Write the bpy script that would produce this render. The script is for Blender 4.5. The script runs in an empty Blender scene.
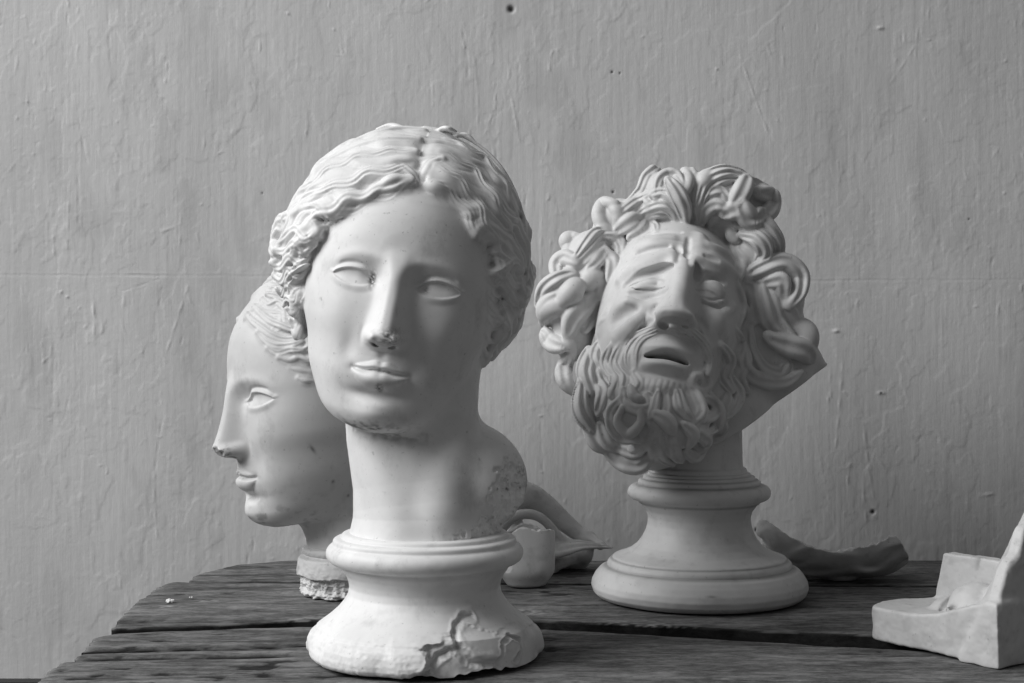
import bpy, math, random, os
import numpy as np
from mathutils import Matrix, Vector
F32 = np.float32
QH = 1.0

# ------------------------------------------------------------------ numeric helpers
def sst(a, b, x):
    t = np.clip((x - a) / (b - a), 0, 1)
    return t * t * (3 - 2 * t)

def gs(x, s):
    return np.exp(-(x / s) ** 2)

def smin(a, b, k):
    h = np.maximum(k - np.abs(a - b), 0) / k
    return np.minimum(a, b) - h * h * (k * .25)

def smax(a, b, k):
    return -smin(-a, -b, k)

def _hash(ix, iy, iz, seed):
    n = (ix.astype(np.int64) * 374761393 + iy.astype(np.int64) * 668265263 + iz.astype(np.int64) * 2147483647 + seed * 974711)
    n = (n ^ (n >> 13)) * 1274126177
    n = n & 0x7fffffff
    n = (n ^ (n >> 16)) & 0xffff
    return (n / 32767.5 - 1.0).astype(F32)

def vnoise(x, y, z, seed=0):
    x, y, z = np.broadcast_arrays(np.asarray(x, F32), np.asarray(y, F32), np.asarray(z, F32))
    fx, fy, fz = np.floor(x), np.floor(y), np.floor(z)
    tx, ty, tz = x - fx, y - fy, z - fz
    tx = tx * tx * (3 - 2 * tx); ty = ty * ty * (3 - 2 * ty); tz = tz * tz * (3 - 2 * tz)
    ix, iy, iz = fx.astype(np.int32), fy.astype(np.int32), fz.astype(np.int32)
    def c(a, b, d): return _hash(ix + a, iy + b, iz + d, seed)
    x00 = c(0, 0, 0) * (1 - tx) + c(1, 0, 0) * tx
    x10 = c(0, 1, 0) * (1 - tx) + c(1, 1, 0) * tx
    x01 = c(0, 0, 1) * (1 - tx) + c(1, 0, 1) * tx
    x11 = c(0, 1, 1) * (1 - tx) + c(1, 1, 1) * tx
    return (x00 * (1 - ty) + x10 * ty) * (1 - tz) + (x01 * (1 - ty) + x11 * ty) * tz

def fbm(x, y, z, seed=0, octv=4, gain=.5):
    a, s, f = 1.0, 0, 1.0
    for i in range(octv):
        s = s + a * vnoise(x * f, y * f, z * f, seed + i * 17)
        a *= gain; f *= 2.03
    return s

def spl(xs, ys, x):
    """smooth (pchip) interpolation of a table"""
    xs = np.asarray(xs, float); ys = np.asarray(ys, float)
    if xs[0] > xs[-1]: xs = xs[::-1]; ys = ys[::-1]
    d = np.diff(ys) / np.diff(xs); m = np.zeros(len(xs))
    for i in range(1, len(xs) - 1):
        if d[i - 1] * d[i] > 0:
            h0, h1 = xs[i] - xs[i - 1], xs[i + 1] - xs[i]
            w1, w2 = 2 * h1 + h0, h1 + 2 * h0
            m[i] = (w1 + w2) / (w1 / d[i - 1] + w2 / d[i])
    m[0] = d[0]; m[-1] = d[-1]
    x = np.clip(x, xs[0], xs[-1])
    i = np.clip(np.searchsorted(xs, x, side='right') - 1, 0, len(xs) - 2)
    h = xs[i + 1] - xs[i]; t = (x - xs[i]) / h
    return ((2 * t**3 - 3 * t**2 + 1) * ys[i] + (t**3 - 2 * t**2 + t) * h * m[i]
            + (-2 * t**3 + 3 * t**2) * ys[i + 1] + (t**3 - t**2) * h * m[i + 1]).astype(F32)

def rot_to(axis, ang):
    return np.array(Matrix.Rotation(math.radians(ang), 3, axis))

# ------------------------------------------------------------------ clay volume (signed distance grid, centimetres)
class Vol:
    def __init__(s, lo, hi, h):
        s.lo = np.array(lo, float); s.h = h
        n = np.ceil((np.array(hi) - s.lo) / h).astype(int) + 1
        s.n = n
        s.x = (s.lo[0] + np.arange(n[0]) * h).astype(F32)
        s.y = (s.lo[1] + np.arange(n[1]) * h).astype(F32)
        s.z = (s.lo[2] + np.arange(n[2]) * h).astype(F32)
    def new(s, v=9.0): return np.full(tuple(s.n), v, F32)
    def box(s, lo, hi):
        a = np.clip(np.floor((np.asarray(lo) - s.lo) / s.h).astype(int), 0, s.n)
        b = np.clip(np.ceil((np.asarray(hi) - s.lo) / s.h).astype(int) + 1, 0, s.n)
        if np.any(b <= a): return None
        return (slice(a[0], b[0]), slice(a[1], b[1]), slice(a[2], b[2]))
    def co(s, sl=None):
        if sl is None: sl = (slice(None),) * 3
        return s.x[sl[0]][:, None, None], s.y[sl[1]][None, :, None], s.z[sl[2]][None, None, :]
    def apply(s, f, fn, lo, hi, k=.2, sub=False):
        pad = max(k, s.h) + .05
        sl = s.box(np.asarray(lo, float) - pad, np.asarray(hi, float) + pad)
        if sl is None: return
        d = fn(*s.co(sl))
        f[sl] = smax(f[sl], -d, k) if sub else smin(f[sl], d, k)
    def ell(s, f, c, r, k=.3, rot=None, sub=False):
        c = np.asarray(c, float); r = np.asarray(r, float); R = rot
        e = r if R is None else np.full(3, r.max())
        def fn(X, Y, Z):
            a, b, d = X - c[0], Y - c[1], Z - c[2]
            if R is not None:
                a, b, d = (R[0, 0] * a + R[1, 0] * b + R[2, 0] * d, R[0, 1] * a + R[1, 1] * b + R[2, 1] * d, R[0, 2] * a + R[1, 2] * b + R[2, 2] * d)
            k0 = np.sqrt((a / r[0])**2 + (b / r[1])**2 + (d / r[2])**2)
            k1 = np.sqrt((a / r[0]**2)**2 + (b / r[1]**2)**2 + (d / r[2]**2)**2) + 1e-6
            return (k0 * (k0 - 1) / k1).astype(F32)
        s.apply(f, fn, c - e, c + e, k, sub)
    def tube(s, f, P, R, k=.15, sub=False, flat=1.0, nrm=None, ridges=0, rdep=.0, twist=0.0, phase=0.0, lab=None):
        """tapered tube along P (n,3); R radii; optional flattening along nrm and strand ridges"""
        P = np.asarray(P, float); R = np.broadcast_to(np.asarray(R, float), (len(P),)).copy()
        pad = R.max() + k + .1
        sl = s.box(P.min(0) - pad, P.max(0) + pad)
        if sl is None: return
        X, Y, Z = s.co(sl)
        sh = np.broadcast_shapes(X.shape, Y.shape, Z.shape)
        best = np.full(sh, 1e3, F32); bt = np.zeros(sh, F32)
        L = np.r_[0, np.cumsum(np.linalg.norm(np.diff(P, axis=0), axis=1))]
        needs = ridges or flat != 1.0
        if needs:
            A = np.zeros(sh, F32); B = np.zeros(sh, F32)
        N = None if nrm is None else np.asarray(nrm, float)
        for i in range(len(P) - 1):
            p, q = P[i], P[i + 1]; d = q - p; dd = float(d @ d) + 1e-9
            loc = s.box(np.minimum(p, q) - max(R[i], R[i + 1]) - k - .1, np.maximum(p, q) + max(R[i], R[i + 1]) + k + .1)
            if loc is None: continue
            o = tuple(slice(l.start - g.start, l.stop - g.start) for l, g in zip(loc, sl))
            x, y, z = s.co(loc)
            t = np.clip(((x - p[0]) * d[0] + (y - p[1]) * d[1] + (z - p[2]) * d[2]) / dd, 0, 1)
            ax, ay, az = x - p[0] - t * d[0], y - p[1] - t * d[1], z - p[2] - t * d[2]
            r = R[i] + (R[i + 1] - R[i]) * t
            if needs:
                dn = d / math.sqrt(dd)
                n0 = N[i] if N is not None and N.ndim == 2 else (N if N is not None else np.array([0, -1, 0.]))
                n0 = n0 - dn * (n0 @ dn); n0 /= np.linalg.norm(n0) + 1e-9
                b0 = np.cross(dn, n0)
                a = (ax * n0[0] + ay * n0[1] + az * n0[2]) / flat
                b = ax * b0[0] + ay * b0[1] + az * b0[2]
                dist = (np.sqrt(a * a + b * b + (ax * dn[0] + ay * dn[1] + az * dn[2])**2) - r) * (flat if flat < 1 else 1)
            else:
                dist = np.sqrt(ax * ax + ay * ay + az * az) - r
            m = dist < best[o]
            best[o] = np.where(m, dist, best[o])
            if needs:
                A[o] = np.where(m, a / r, A[o]); B[o] = np.where(m, b / r, B[o])
                bt[o] = np.where(m, L[i] + t * (L[i + 1] - L[i]), bt[o])
        if ridges:
            ph = math.pi * ridges * (B * .92 + 1 + twist * .25 * np.sin(bt * .8 + phase))
            g = .5 + .5 * np.cos(ph)
            best = best + rdep * g ** 1.3 * (1 - sst(.8, 1.2, np.abs(B))) * sst(0, .14, bt / L[-1]) * sst(1, .82, bt / L[-1])
        if sub: f[sl] = smax(f[sl], -best, k)
        else:
            if lab is not None:
                pass
            f[sl] = smin(f[sl], best, k)
    def grad_norm(s, f):
        gx, gy, gz = np.gradient(f, s.h)
        return f / np.maximum(np.sqrt(gx * gx + gy * gy + gz * gz), .25)
    def sample(s, f, P):
        q = (P - s.lo) / s.h
        q = np.clip(q, 0, s.n - 1.001)
        i = np.floor(q).astype(int); t = (q - i).astype(F32)
        r = 0
        for a in (0, 1):
            for b in (0, 1):
                for c in (0, 1):
                    w = (t[:, 0] if a else 1 - t[:, 0]) * (t[:, 1] if b else 1 - t[:, 1]) * (t[:, 2] if c else 1 - t[:, 2])
                    r = r + w * f[i[:, 0] + a, i[:, 1] + b, i[:, 2] + c]
        return r
    def gradat(s, f, P):
        e = s.h * .75; g = np.zeros_like(P)
        for a in range(3):
            o = np.zeros(3); o[a] = e
            g[:, a] = (s.sample(f, P + o) - s.sample(f, P - o)) / (2 * e)
        return g
    def mesh(s, f, project=2):
        """surface nets -> verts (cm), quads, normals"""
        ins = f < 0
        c = np.zeros(tuple(s.n - 1), np.uint8)
        for a in (0, 1):
            for b in (0, 1):
                for d in (0, 1):
                    c += ins[a:a + s.n[0] - 1, b:b + s.n[1] - 1, d:d + s.n[2] - 1]
        act = (c > 0) & (c < 8)
        idx = np.argwhere(act)
        vid = np.full(act.shape, -1, np.int32); vid[act] = np.arange(len(idx))
        acc = np.zeros((len(idx), 3)); cnt = np.zeros(len(idx))
        cor = [(a, b, d) for a in (0, 1) for b in (0, 1) for d in (0, 1)]
        val = {k: f[idx[:, 0] + k[0], idx[:, 1] + k[1], idx[:, 2] + k[2]] for k in cor}
        for p in cor:
            for ax in range(3):
                if p[ax] == 1: continue
                q = list(p); q[ax] = 1; q = tuple(q)
                v0, v1 = val[p], val[q]; m = (v0 < 0) != (v1 < 0)
                t = np.where(m, v0 / np.where(m, v0 - v1, 1), 0)
                for k in range(3):
                    acc[:, k] += np.where(m, p[k] + (t if k == ax else 0), 0)
                cnt += m
        V = (idx + acc / cnt[:, None]) * s.h + s.lo
        quads = []
        for ax in range(3):
            sl0 = [slice(1, -1)] * 3; sl1 = [slice(1, -1)] * 3
            sl0[ax] = slice(0, -1); sl1[ax] = slice(1, None)
            a, b = ins[tuple(sl0)], ins[tuple(sl1)]
            e = np.argwhere(a != b)
            flip = a[e[:, 0], e[:, 1], e[:, 2]]
            off = np.ones(3, int); off[ax] = 0
            e = e + off
            u, v = [(1, 2), (2, 0), (0, 1)][ax]
            def g(du, dv):
                w = e.copy(); w[:, u] += du; w[:, v] += dv
                return vid[w[:, 0], w[:, 1], w[:, 2]]
            q = np.stack([g(-1, -1), g(0, -1), g(0, 0), g(-1, 0)], 1)
            q[~flip] = q[~flip][:, ::-1]
            quads.append(q)
        Q = np.concatenate(quads)
        Q = Q[(Q >= 0).all(1)]
        for _ in range(project):
            g = s.gradat(f, V); n2 = np.maximum((g * g).sum(1), .2)
            st = s.sample(f, V)[:, None] * g / n2[:, None]
            V = V - np.clip(st, -s.h * .6, s.h * .6)
        g = s.gradat(f, V); g /= np.linalg.norm(g, axis=1)[:, None] + 1e-9
        return V, Q, g

def keep_big(V, Q, N, minv=300):
    """drop floating crumbs of clay smaller than minv vertices"""
    lab = np.arange(len(V))
    E = np.concatenate([Q[:, [0, 1]], Q[:, [1, 2]], Q[:, [2, 3]], Q[:, [3, 0]]])
    while True:
        m = np.minimum(lab[E[:, 0]], lab[E[:, 1]])
        n = lab.copy()
        np.minimum.at(n, E[:, 0], m); np.minimum.at(n, E[:, 1], m)
        n = n[n]; n = n[n]
        if (n == lab).all(): break
        lab = n
    cnt = np.bincount(lab, minlength=len(V))
    ok = cnt[lab] >= minv
    Q = Q[ok[Q[:, 0]]]
    return compact(V, Q, N)

def compact(V, Q, N, extra=None):
    used = np.unique(Q); mp = np.full(len(V), -1); mp[used] = np.arange(len(used))
    if extra is None: return V[used], mp[Q], N[used]
    return V[used], mp[Q], N[used], extra[used]

COL = None
def link(o, parent=None):
    bpy.context.scene.collection.objects.link(o)
    if parent is not None: o.parent = parent
    return o

def mesh_obj(name, V, Q, mat, parent=None, N=None, attrs=None, smooth=True):
    V = np.ascontiguousarray(V, dtype=F32); Q = np.asarray(Q, np.int32)
    me = bpy.data.meshes.new(name)
    k = Q.shape[1]
    me.vertices.add(len(V)); me.vertices.foreach_set('co', V.ravel())
    me.loops.add(Q.size); me.loops.foreach_set('vertex_index', Q.ravel())
    me.polygons.add(len(Q))
    me.polygons.foreach_set('loop_start', np.arange(0, Q.size, k, dtype=np.int32))
    me.polygons.foreach_set('use_smooth', np.full(len(Q), smooth))
    me.update(calc_edges=True); me.validate()
    for an, av in (attrs or {}).items():
        a = me.attributes.new(an, 'FLOAT', 'POINT'); a.data.foreach_set('value', np.ascontiguousarray(av, dtype=F32))
    if N is not None and len(me.vertices) == len(N):
        me.normals_split_custom_set_from_vertices(np.ascontiguousarray(N, dtype=F32).tolist())
    me.materials.append(mat)
    return link(bpy.data.objects.new(name, me), parent)

def empty(name, loc, label, cat, group=None):
    o = bpy.data.objects.new(name, None); o.location = loc; o.empty_display_size = .05
    link(o); return tag(o, label, cat, group)

def tag(o, label=None, cat=None, group=None, kind=None):
    if label: o['label'] = label
    if cat: o['category'] = cat
    if group: o['group'] = group
    if kind: o['kind'] = kind
    return o

# camera numbers (metres, table top z = 0)
H, FPX = .265, 1422.0
def at(px, py, d):
    return np.array([(px - 512) / FPX * d, d, H - (py - 341.5) / FPX * d])
# ------------------------------------------------------------------ materials
def nt(name):
    m = bpy.data.materials.new(name); m.use_nodes = True
    t = m.node_tree; return m, t, t.nodes['Principled BSDF']

def plaster(name, base=.78, dark=.10, scale=1.0):
    m, t, b = nt(name)
    L = t.links.new; N = t.nodes.new
    tc = N('ShaderNodeTexCoord')
    n1 = N('ShaderNodeTexNoise'); n1.inputs['Scale'].default_value = 14 * scale; n1.inputs['Detail'].default_value = 6; n1.inputs['Roughness'].default_value = .6
    L(tc.outputs['Object'], n1.inputs['Vector'])
    r1 = N('ShaderNodeMapRange'); r1.inputs[1].default_value = .3; r1.inputs[2].default_value = .75; r1.inputs[3].default_value = base * 1.03; r1.inputs[4].default_value = base * .83
    L(n1.outputs['Fac'], r1.inputs[0])
    n2 = N('ShaderNodeTexNoise'); n2.inputs['Scale'].default_value = 260; n2.inputs['Detail'].default_value = 3
    L(tc.outputs['Object'], n2.inputs['Vector'])
    r2 = N('ShaderNodeMapRange'); r2.inputs[1].default_value = .67; r2.inputs[2].default_value = .76; r2.inputs[3].default_value = 0; r2.inputs[4].default_value = .35
    L(n2.outputs['Fac'], r2.inputs[0])
    n4 = N('ShaderNodeTexNoise'); n4.inputs['Scale'].default_value = 34 * scale; n4.inputs['Detail'].default_value = 8; n4.inputs['Roughness'].default_value = .7
    mp = N('ShaderNodeMapping'); mp.inputs['Location'].default_value = (3, 1, 7); mp.inputs['Scale'].default_value = (1, 1, .6); L(tc.outputs['Object'], mp.inputs[0]); L(mp.outputs[0], n4.inputs['Vector'])
    r4 = N('ShaderNodeMapRange'); r4.inputs[1].default_value = .56; r4.inputs[2].default_value = .75; r4.inputs[3].default_value = 0; r4.inputs[4].default_value = .30
    L(n4.outputs['Fac'], r4.inputs[0])
    m5 = N('ShaderNodeMath'); m5.operation = 'ADD'; L(r2.outputs[0], m5.inputs[0]); L(r4.outputs[0], m5.inputs[1]); r2 = m5
    at_ = N('ShaderNodeAttribute'); at_.attribute_name = 'stain_shade'
    mx = N('ShaderNodeMath'); mx.operation = 'ADD'; mx.use_clamp = True
    L(at_.outputs['Fac'], mx.inputs[0]); L(r2.outputs[0], mx.inputs[1])
    mix = N('ShaderNodeMix'); mix.data_type = 'FLOAT'
    L(mx.outputs[0], mix.inputs[0]); L(r1.outputs[0], mix.inputs[2]); mix.inputs[3].default_value = dark
    cu = N('ShaderNodeAttribute'); cu.attribute_name = 'cut'
    m3 = N('ShaderNodeMix'); m3.data_type = 'FLOAT'; L(cu.outputs['Fac'], m3.inputs[0]); L(mix.outputs[0], m3.inputs[2]); m3.inputs[3].default_value = .90
    mix = m3
    cr = N('ShaderNodeCombineColor')
    for i in range(3): L(mix.outputs[0], cr.inputs[i])
    L(cr.outputs[0], b.inputs['Base Color'])
    b.inputs['Roughness'].default_value = .52
    b.inputs['Specular IOR Level'].default_value = .35
    bp = N('ShaderNodeBump'); bp.inputs['Strength'].default_value = .22; bp.inputs['Distance'].default_value = .0006
    n3 = N('ShaderNodeTexNoise'); n3.inputs['Scale'].default_value = 120; n3.inputs['Detail'].default_value = 5
    L(tc.outputs['Object'], n3.inputs['Vector']); L(n3.outputs['Fac'], bp.inputs['Height'])
    L(bp.outputs[0], b.inputs['Normal'])
    return m
# ------------------------------------------------------------------ faces
def face_relief(x, z, lip=1.0):
    """outward relief (cm) of a youthful classical face over the plain head form; x,z arrays, z=0 at the eyes"""
    ax = np.abs(x)
    h = np.zeros(np.broadcast_shapes(x.shape, z.shape), F32)
    # eye hollows and brow
    h += -.95 * np.exp(-((ax - 3.35) / 1.85) ** 2 - ((z - .25) / 1.05) ** 2)
    h += -.72 * np.exp(-((ax - 1.95) / .8) ** 2 - ((z - .35) / .9) ** 2)
    zb = 1.75 + .18 * np.cos((ax - 2.6) * .8) - .10 * (ax - 3) ** 2 * (ax > 3)
    h += .13 * gs(z - zb, .5) * sst(.8, 1.8, ax) * (1 - sst(4.6, 6.0, ax))
    # nose
    pz = [9, 4, 2.6, 1.4, .4, -.8, -2.2, -3.4, -4.15, -4.6, -4.95, -5.25, -5.6, -8]
    pn = [0, 0, .18, .55, .86, 1.15, 1.62, 2.15, 2.5, 2.38, 1.7, .55, .05, 0]
    n = spl(pz, pn, z)
    sz = [4, 1.8, .4, -1, -2.6, -3.6, -4.4, -5.4]
    sw = [1.5, 1.25, .98, 1.0, 1.1, 1.2, 1.25, 1.1]
    w = spl(sz, sw, z)
    q = ax / w
    h += n * np.exp(-(q ** 3.0) * .9)
    h += .55 * spl([3, 1, -1, -4, -6], [0, .25, .5, .6, 0], z) * gs(ax, 2.2)       # soft flanks
    for zz, xx, am, r in ((-4.35, 1.24, .98, .56),):
        d = ((ax - xx) / r) ** 2 + ((z - zz) / (r * .95)) ** 2
        h += am * np.exp(-d ** 1.3)
    h += -.16 * np.exp(-((ax - 1.95) / .22) ** 2 - ((z + 4.3) / .6) ** 2)          # crease round the wing
    # muzzle, lips
    h += .48 * np.exp(-(ax / 2.9) ** 2 - ((z + 6.9) / 1.8) ** 2)
    h += -.16 * gs(ax, .34) * sst(-6.35, -5.7, z) * (1 - sst(-5.6, -5.1, z))
    zm = -7.02 + .10 * np.cos(ax * 2.3) - .10 * sst(1.4, 2.5, ax) - .10 * gs(ax, .35)
    lw = np.clip(1 - (ax / 2.45) ** 2, 0, 1)
    up = zm + .66 * lw ** .8 * (1 - .18 * gs(ax, .3)) + .02
    lo = zm - 1.28 * lw ** .8
    tu = np.clip((z - zm) / np.maximum(up - zm, .03), -1, 2.5)
    tl = np.clip((zm - z) / np.maximum(zm - lo, .03), -1, 2.5)
    h += np.where(z > zm, lip * .42 * (1 - np.clip((tu - .45) / .75, -1, 1) ** 2) * lw ** .9, 0)
    h += np.where(z <= zm, lip * .92 * (1 - np.clip((tl - .60) / .74, -1, 1) ** 2) * lw ** .9, 0)
    h += -.32 * gs(z - zm, .17) * (1 - sst(2.0, 2.6, ax))
    h += -.12 * np.exp(-((ax - 2.35) / .4) ** 2 - ((z + 7.08) / .4) ** 2)
    h += -.62 * np.exp(-(ax / 1.8) ** 2 - ((z + 9.0) / .46) ** 2)
    # chin, cheeks
    h += .55 * np.exp(-(ax / 1.7) ** 2 - ((z + 10.4) / 1.25) ** 2)
    h += .38 * np.exp(-((ax - 4.5) / 1.9) ** 2 - ((z + 3.2) / 2.2) ** 2) + .25 * np.exp(-((ax - 4.0) / 1.6) ** 2 - ((z + 8.0) / 1.8) ** 2)
    h += -.20 * np.exp(-((ax - 2.9) / .7) ** 2 - ((z + 5.6) / 1.3) ** 2)
    # eyes
    for sgn in (-1, 1):
        e = (sgn * x - 3.45) / 1.74
        inside = np.clip(1 - e * e, 0, 1)
        dx = sgn * x - 3.42
        slope = .11 * e
        zu = -.02 + slope + .72 * inside ** .75 * (1 - .12 * e)
        zl = -.06 + slope - .50 * inside ** .85
        ball = .60 * np.exp(-np.abs(dx / 1.75) ** 2.6 - np.abs((z - .08) / 1.0) ** 2.4)
        m = sst(2.15, 1.55, np.abs(dx)) * sst(1.3, .95, np.abs(z - .05))
        h += ball
        lidm = (1 - sst(1.55, 2.25, np.abs(dx)))
        su, sl_ = z - zu, zl - z
        lid_u = sst(-.07, .06, su) * (1 - sst(.12, .42, su)) * .26
        lid_l = sst(-.06, .08, sl_) * (1 - sst(.05, .70, sl_)) * .14
        h += (lid_u + lid_l) * lidm
        h += -.13 * gs(su - .52, .15) * lidm * sst(-1.6, -1.0, -np.abs(dx))
        h += -.18 * np.exp(-((dx + 1.5) / .22) ** 2 - ((z - slope) / .16) ** 2)
    return h

def head_form(V, f, tab, p=2.15, relief=None, k=1.2, shift=None):
    """lofted skull: tab rows (z, half width, front y, widest y, back y)"""
    T = np.array(tab, float); z0, z1 = T[:, 0].min(), T[:, 0].max()
    w, yf, ym, yb = (spl(T[:, 0], T[:, i], V.z) for i in (1, 2, 3, 4))
    X, Y, Z = V.co()
    Yp = Y
    if relief is not None:
        h = relief(X[:, :, :], Z)                      # (nx,1,nz)
        Yp = Y + h * (1 - sst(-5.0, -2.0, Y))
    u = np.abs(X) / w
    v = np.where(Yp < ym, (ym - Yp) / (ym - yf), (Yp - ym) / (yb - ym))
    d = (u ** p + v ** p) ** (1 / p) - 1
    d = d * np.minimum(w, ym - yf)
    d = np.maximum(d, np.maximum(z0 - Z, Z - z1))
    d = V.grad_norm(d.astype(F32))
    f[:] = smin(f, d, k) if k else np.minimum(f, d)

FEM = [(7.8, 4.0, -6.0, -.5, 3), (6.6, 5.6, -7.8, -.5, 3), (5.2, 6.8, -8.5, -.6, 3), (3, 7.6, -8.95, -.8, 4), (1, 8.05, -9.05, -.9, 4), (-1, 8.15, -8.95, -1.0, 4), (-3, 7.95, -8.95, -1.1, 3.5),
       (-5, 7.3, -8.95, -1.3, 3), (-7, 6.85, -8.9, -1.6, 2), (-9, 5.95, -8.75, -2.2, .8), (-10.4, 5.1, -8.75, -3.0, -.3),
       (-11.3, 4.1, -8.45, -3.7, -1.2), (-11.8, 3.1, -7.9, -4.2, -2), (-12.2, 1.5, -6.9, -4.8, -3)]

def ear(V, f, side, c, s=1.0, tilt=12, splay=25):
    """simple ear: rim, inner ridge, lobe"""
    pts = []
    for i in range(15):
        a = math.radians(200 - i * 21)
        pts.append((0, 1.55 * math.cos(a) * .95 + .2, 2.5 * math.sin(a) * 1.05 + .6 - (.0 if i < 10 else (i - 10) * .12)))
    def tr(P, off=0):
        P = np.array(P) * s; P[:, 0] += off
        Rm = rot_to('Z', splay * side) @ rot_to('X', tilt)
        return P @ Rm.T + np.array(c)
    V.tube(f, tr(pts), .38 * s, k=.2)
    V.ell(f, tr([(0, .1, .4)])[0], (.35 * s, 1.3 * s, 2.2 * s), k=.4, rot=rot_to('Z', splay * side) @ rot_to('X', tilt))
    V.ell(f, tr([(0, -.55, -2.0)])[0], (.42 * s, .75 * s, .85 * s), k=.3)
    V.tube(f, tr([(.1, -.5, 1.8), (.1, .45, 1.4), (.1, .75, .2), (.1, .1, -1.0), (.1, -.7, -1.1)], side * .18), .28 * s, k=.2)
    V.ell(f, tr([(0, -.35, 0)], side * .55)[0], (.5 * s, .55 * s, .8 * s), k=.25, sub=True)

def catmull(P, n=6):
    P = np.asarray(P, float)
    if len(P) < 3:
        t = np.linspace(0, 1, n + 1)[:, None]; return P[0] * (1 - t) + P[-1] * t
    E = np.vstack([2 * P[0] - P[1], P, 2 * P[-1] - P[-2]]); out = []
    for i in range(1, len(E) - 2):
        a, b, c, d = E[i - 1:i + 3]
        for t in np.arange(n) / n:
            out.append(.5 * ((2 * b) + (c - a) * t + (2 * a - 5 * b + 4 * c - d) * t * t + (3 * b - a - 3 * c + d) * t ** 3))
    out.append(P[-1]); return np.array(out)

def tracer(V, base, inv, rx, ry):
    """lays a drawn line of the front view onto the clay surface (or beside it, at the outline)"""
    cam = np.array([-rx, -ry, 26.5])
    def trace(pts, lift, n=8):
        P = catmull(pts, n); ts = np.arange(ry - 22, ry + 16, .3)
        out = []
        for px, py in P:
            D = np.array([(px - 512) / FPX, 1, -(py - 341.5) / FPX])
            v = V.sample(base, inv(cam + ts[:, None] * D))
            hit = np.flatnonzero(v < 0)
            out.append(ts[hit[0]] if len(hit) else ts[np.argmin(v)])
        t = np.array(out)
        for _ in range(14): t = np.convolve(np.pad(t, 1, mode='edge'), [.25, .5, .25], 'valid')
        return np.array([inv(cam + a * np.array([(px - 512) / FPX, 1, -(py - 341.5) / FPX])) for a, (px, py) in zip(t - lift, P)])
    return trace, cam

# strands of the front bust: line in the front view, width, strands, lift
FRONT_HAIR = [
 ([(407,190),(385,199),(362,205),(341,213),(326,224),(316,234)], 5, 2, -.2), ([(411,180),(390,188),(370,195),(350,199),(335,208),(318,216),(302,227)], 6, 2, -.1),
 ([(412,166),(395,172),(376,172),(356,180),(341,187),(322,190),(306,200),(293,212)], 6.5, 3, -.2), ([(415,152),(395,153),(372,155),(351,161),(331,170),(313,182),(299,196)], 6.5, 3, -.2),
 ([(418,140),(395,139),(370,143),(348,151),(328,161)], 6.5, 2, -.3), ([(423,131),(400,130),(376,134),(352,143)], 6, 2, -.5),
 ([(318,232),(306,238),(297,229),(287,236),(279,243)], 5, 2, -.1), ([(314,243),(304,251),(295,244),(286,252),(275,250)], 5.2, 2, -.1), ([(310,254),(301,263),(291,257),(282,268),(272,263)], 5.4, 2, -.1),
 ([(307,266),(299,276),(290,270),(283,281),(274,276)], 5.2, 2, -.1), ([(304,279),(297,289),(289,284),(283,294),(277,289)], 4.8, 2, -.1), ([(302,291),(296,301),(288,298),(284,305)], 4.5, 2, -.1), ([(301,303),(294,313),(287,309)], 4.2, 1, 0), ([(300,315),(295,326),(290,320)], 4, 1, 0), ([(300,327),(296,336),(292,331)], 3.5, 0, 0),
 ([(430,180),(445,188),(457,199),(467,213),(476,230),(483,248)], 4.5, 2, -.4), ([(436,166),(452,175),(465,188),(476,203),(485,220),(492,235),(499,251)], 6, 3, -.2),
 ([(441,153),(460,162),(477,175),(490,192),(500,210),(508,229)], 6, 3, -.2), ([(446,141),(465,148),(484,160),(499,178),(509,198),(515,218)], 5.5, 2, -.3),
 ([(425,127),(455,133),(481,147),(501,167),(515,192),(524,220),(528,250),(527,280)], 3.0, 0, .35),
 ([(484,262),(495,257),(503,268),(514,261),(522,271)], 5, 2, -.1), ([(484,276),(494,284),(504,275),(514,286),(525,279)], 5, 2, -.1), ([(485,290),(494,299),(503,291),(513,302),(521,296)], 5, 2, -.1),
 ([(485,304),(493,313),(503,305),(512,316)], 4.8, 2, -.1), ([(484,318),(492,327),(502,320),(508,328)], 4.8, 2, -.1), ([(483,331),(490,341),(498,334)], 4.5, 1, 0), ([(481,344),(487,355),(492,348)], 4.2, 1, 0), ([(479,356),(484,366)], 3.5, 0, 0),
 ([(422,186),(425,174),(432,164),(442,159)], 4.5, 1, -.35), ([(418,189),(414,177),(405,169),(392,165)], 4.5, 2, 0), 
 ([(436,132),(446,128),(455,131)], 4, 0, -.2), ([(455,136),(466,135),(474,141)], 4, 0, -.2), ([(378,129),(392,125),(405,129)], 4, 0, -.4),
]

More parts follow.
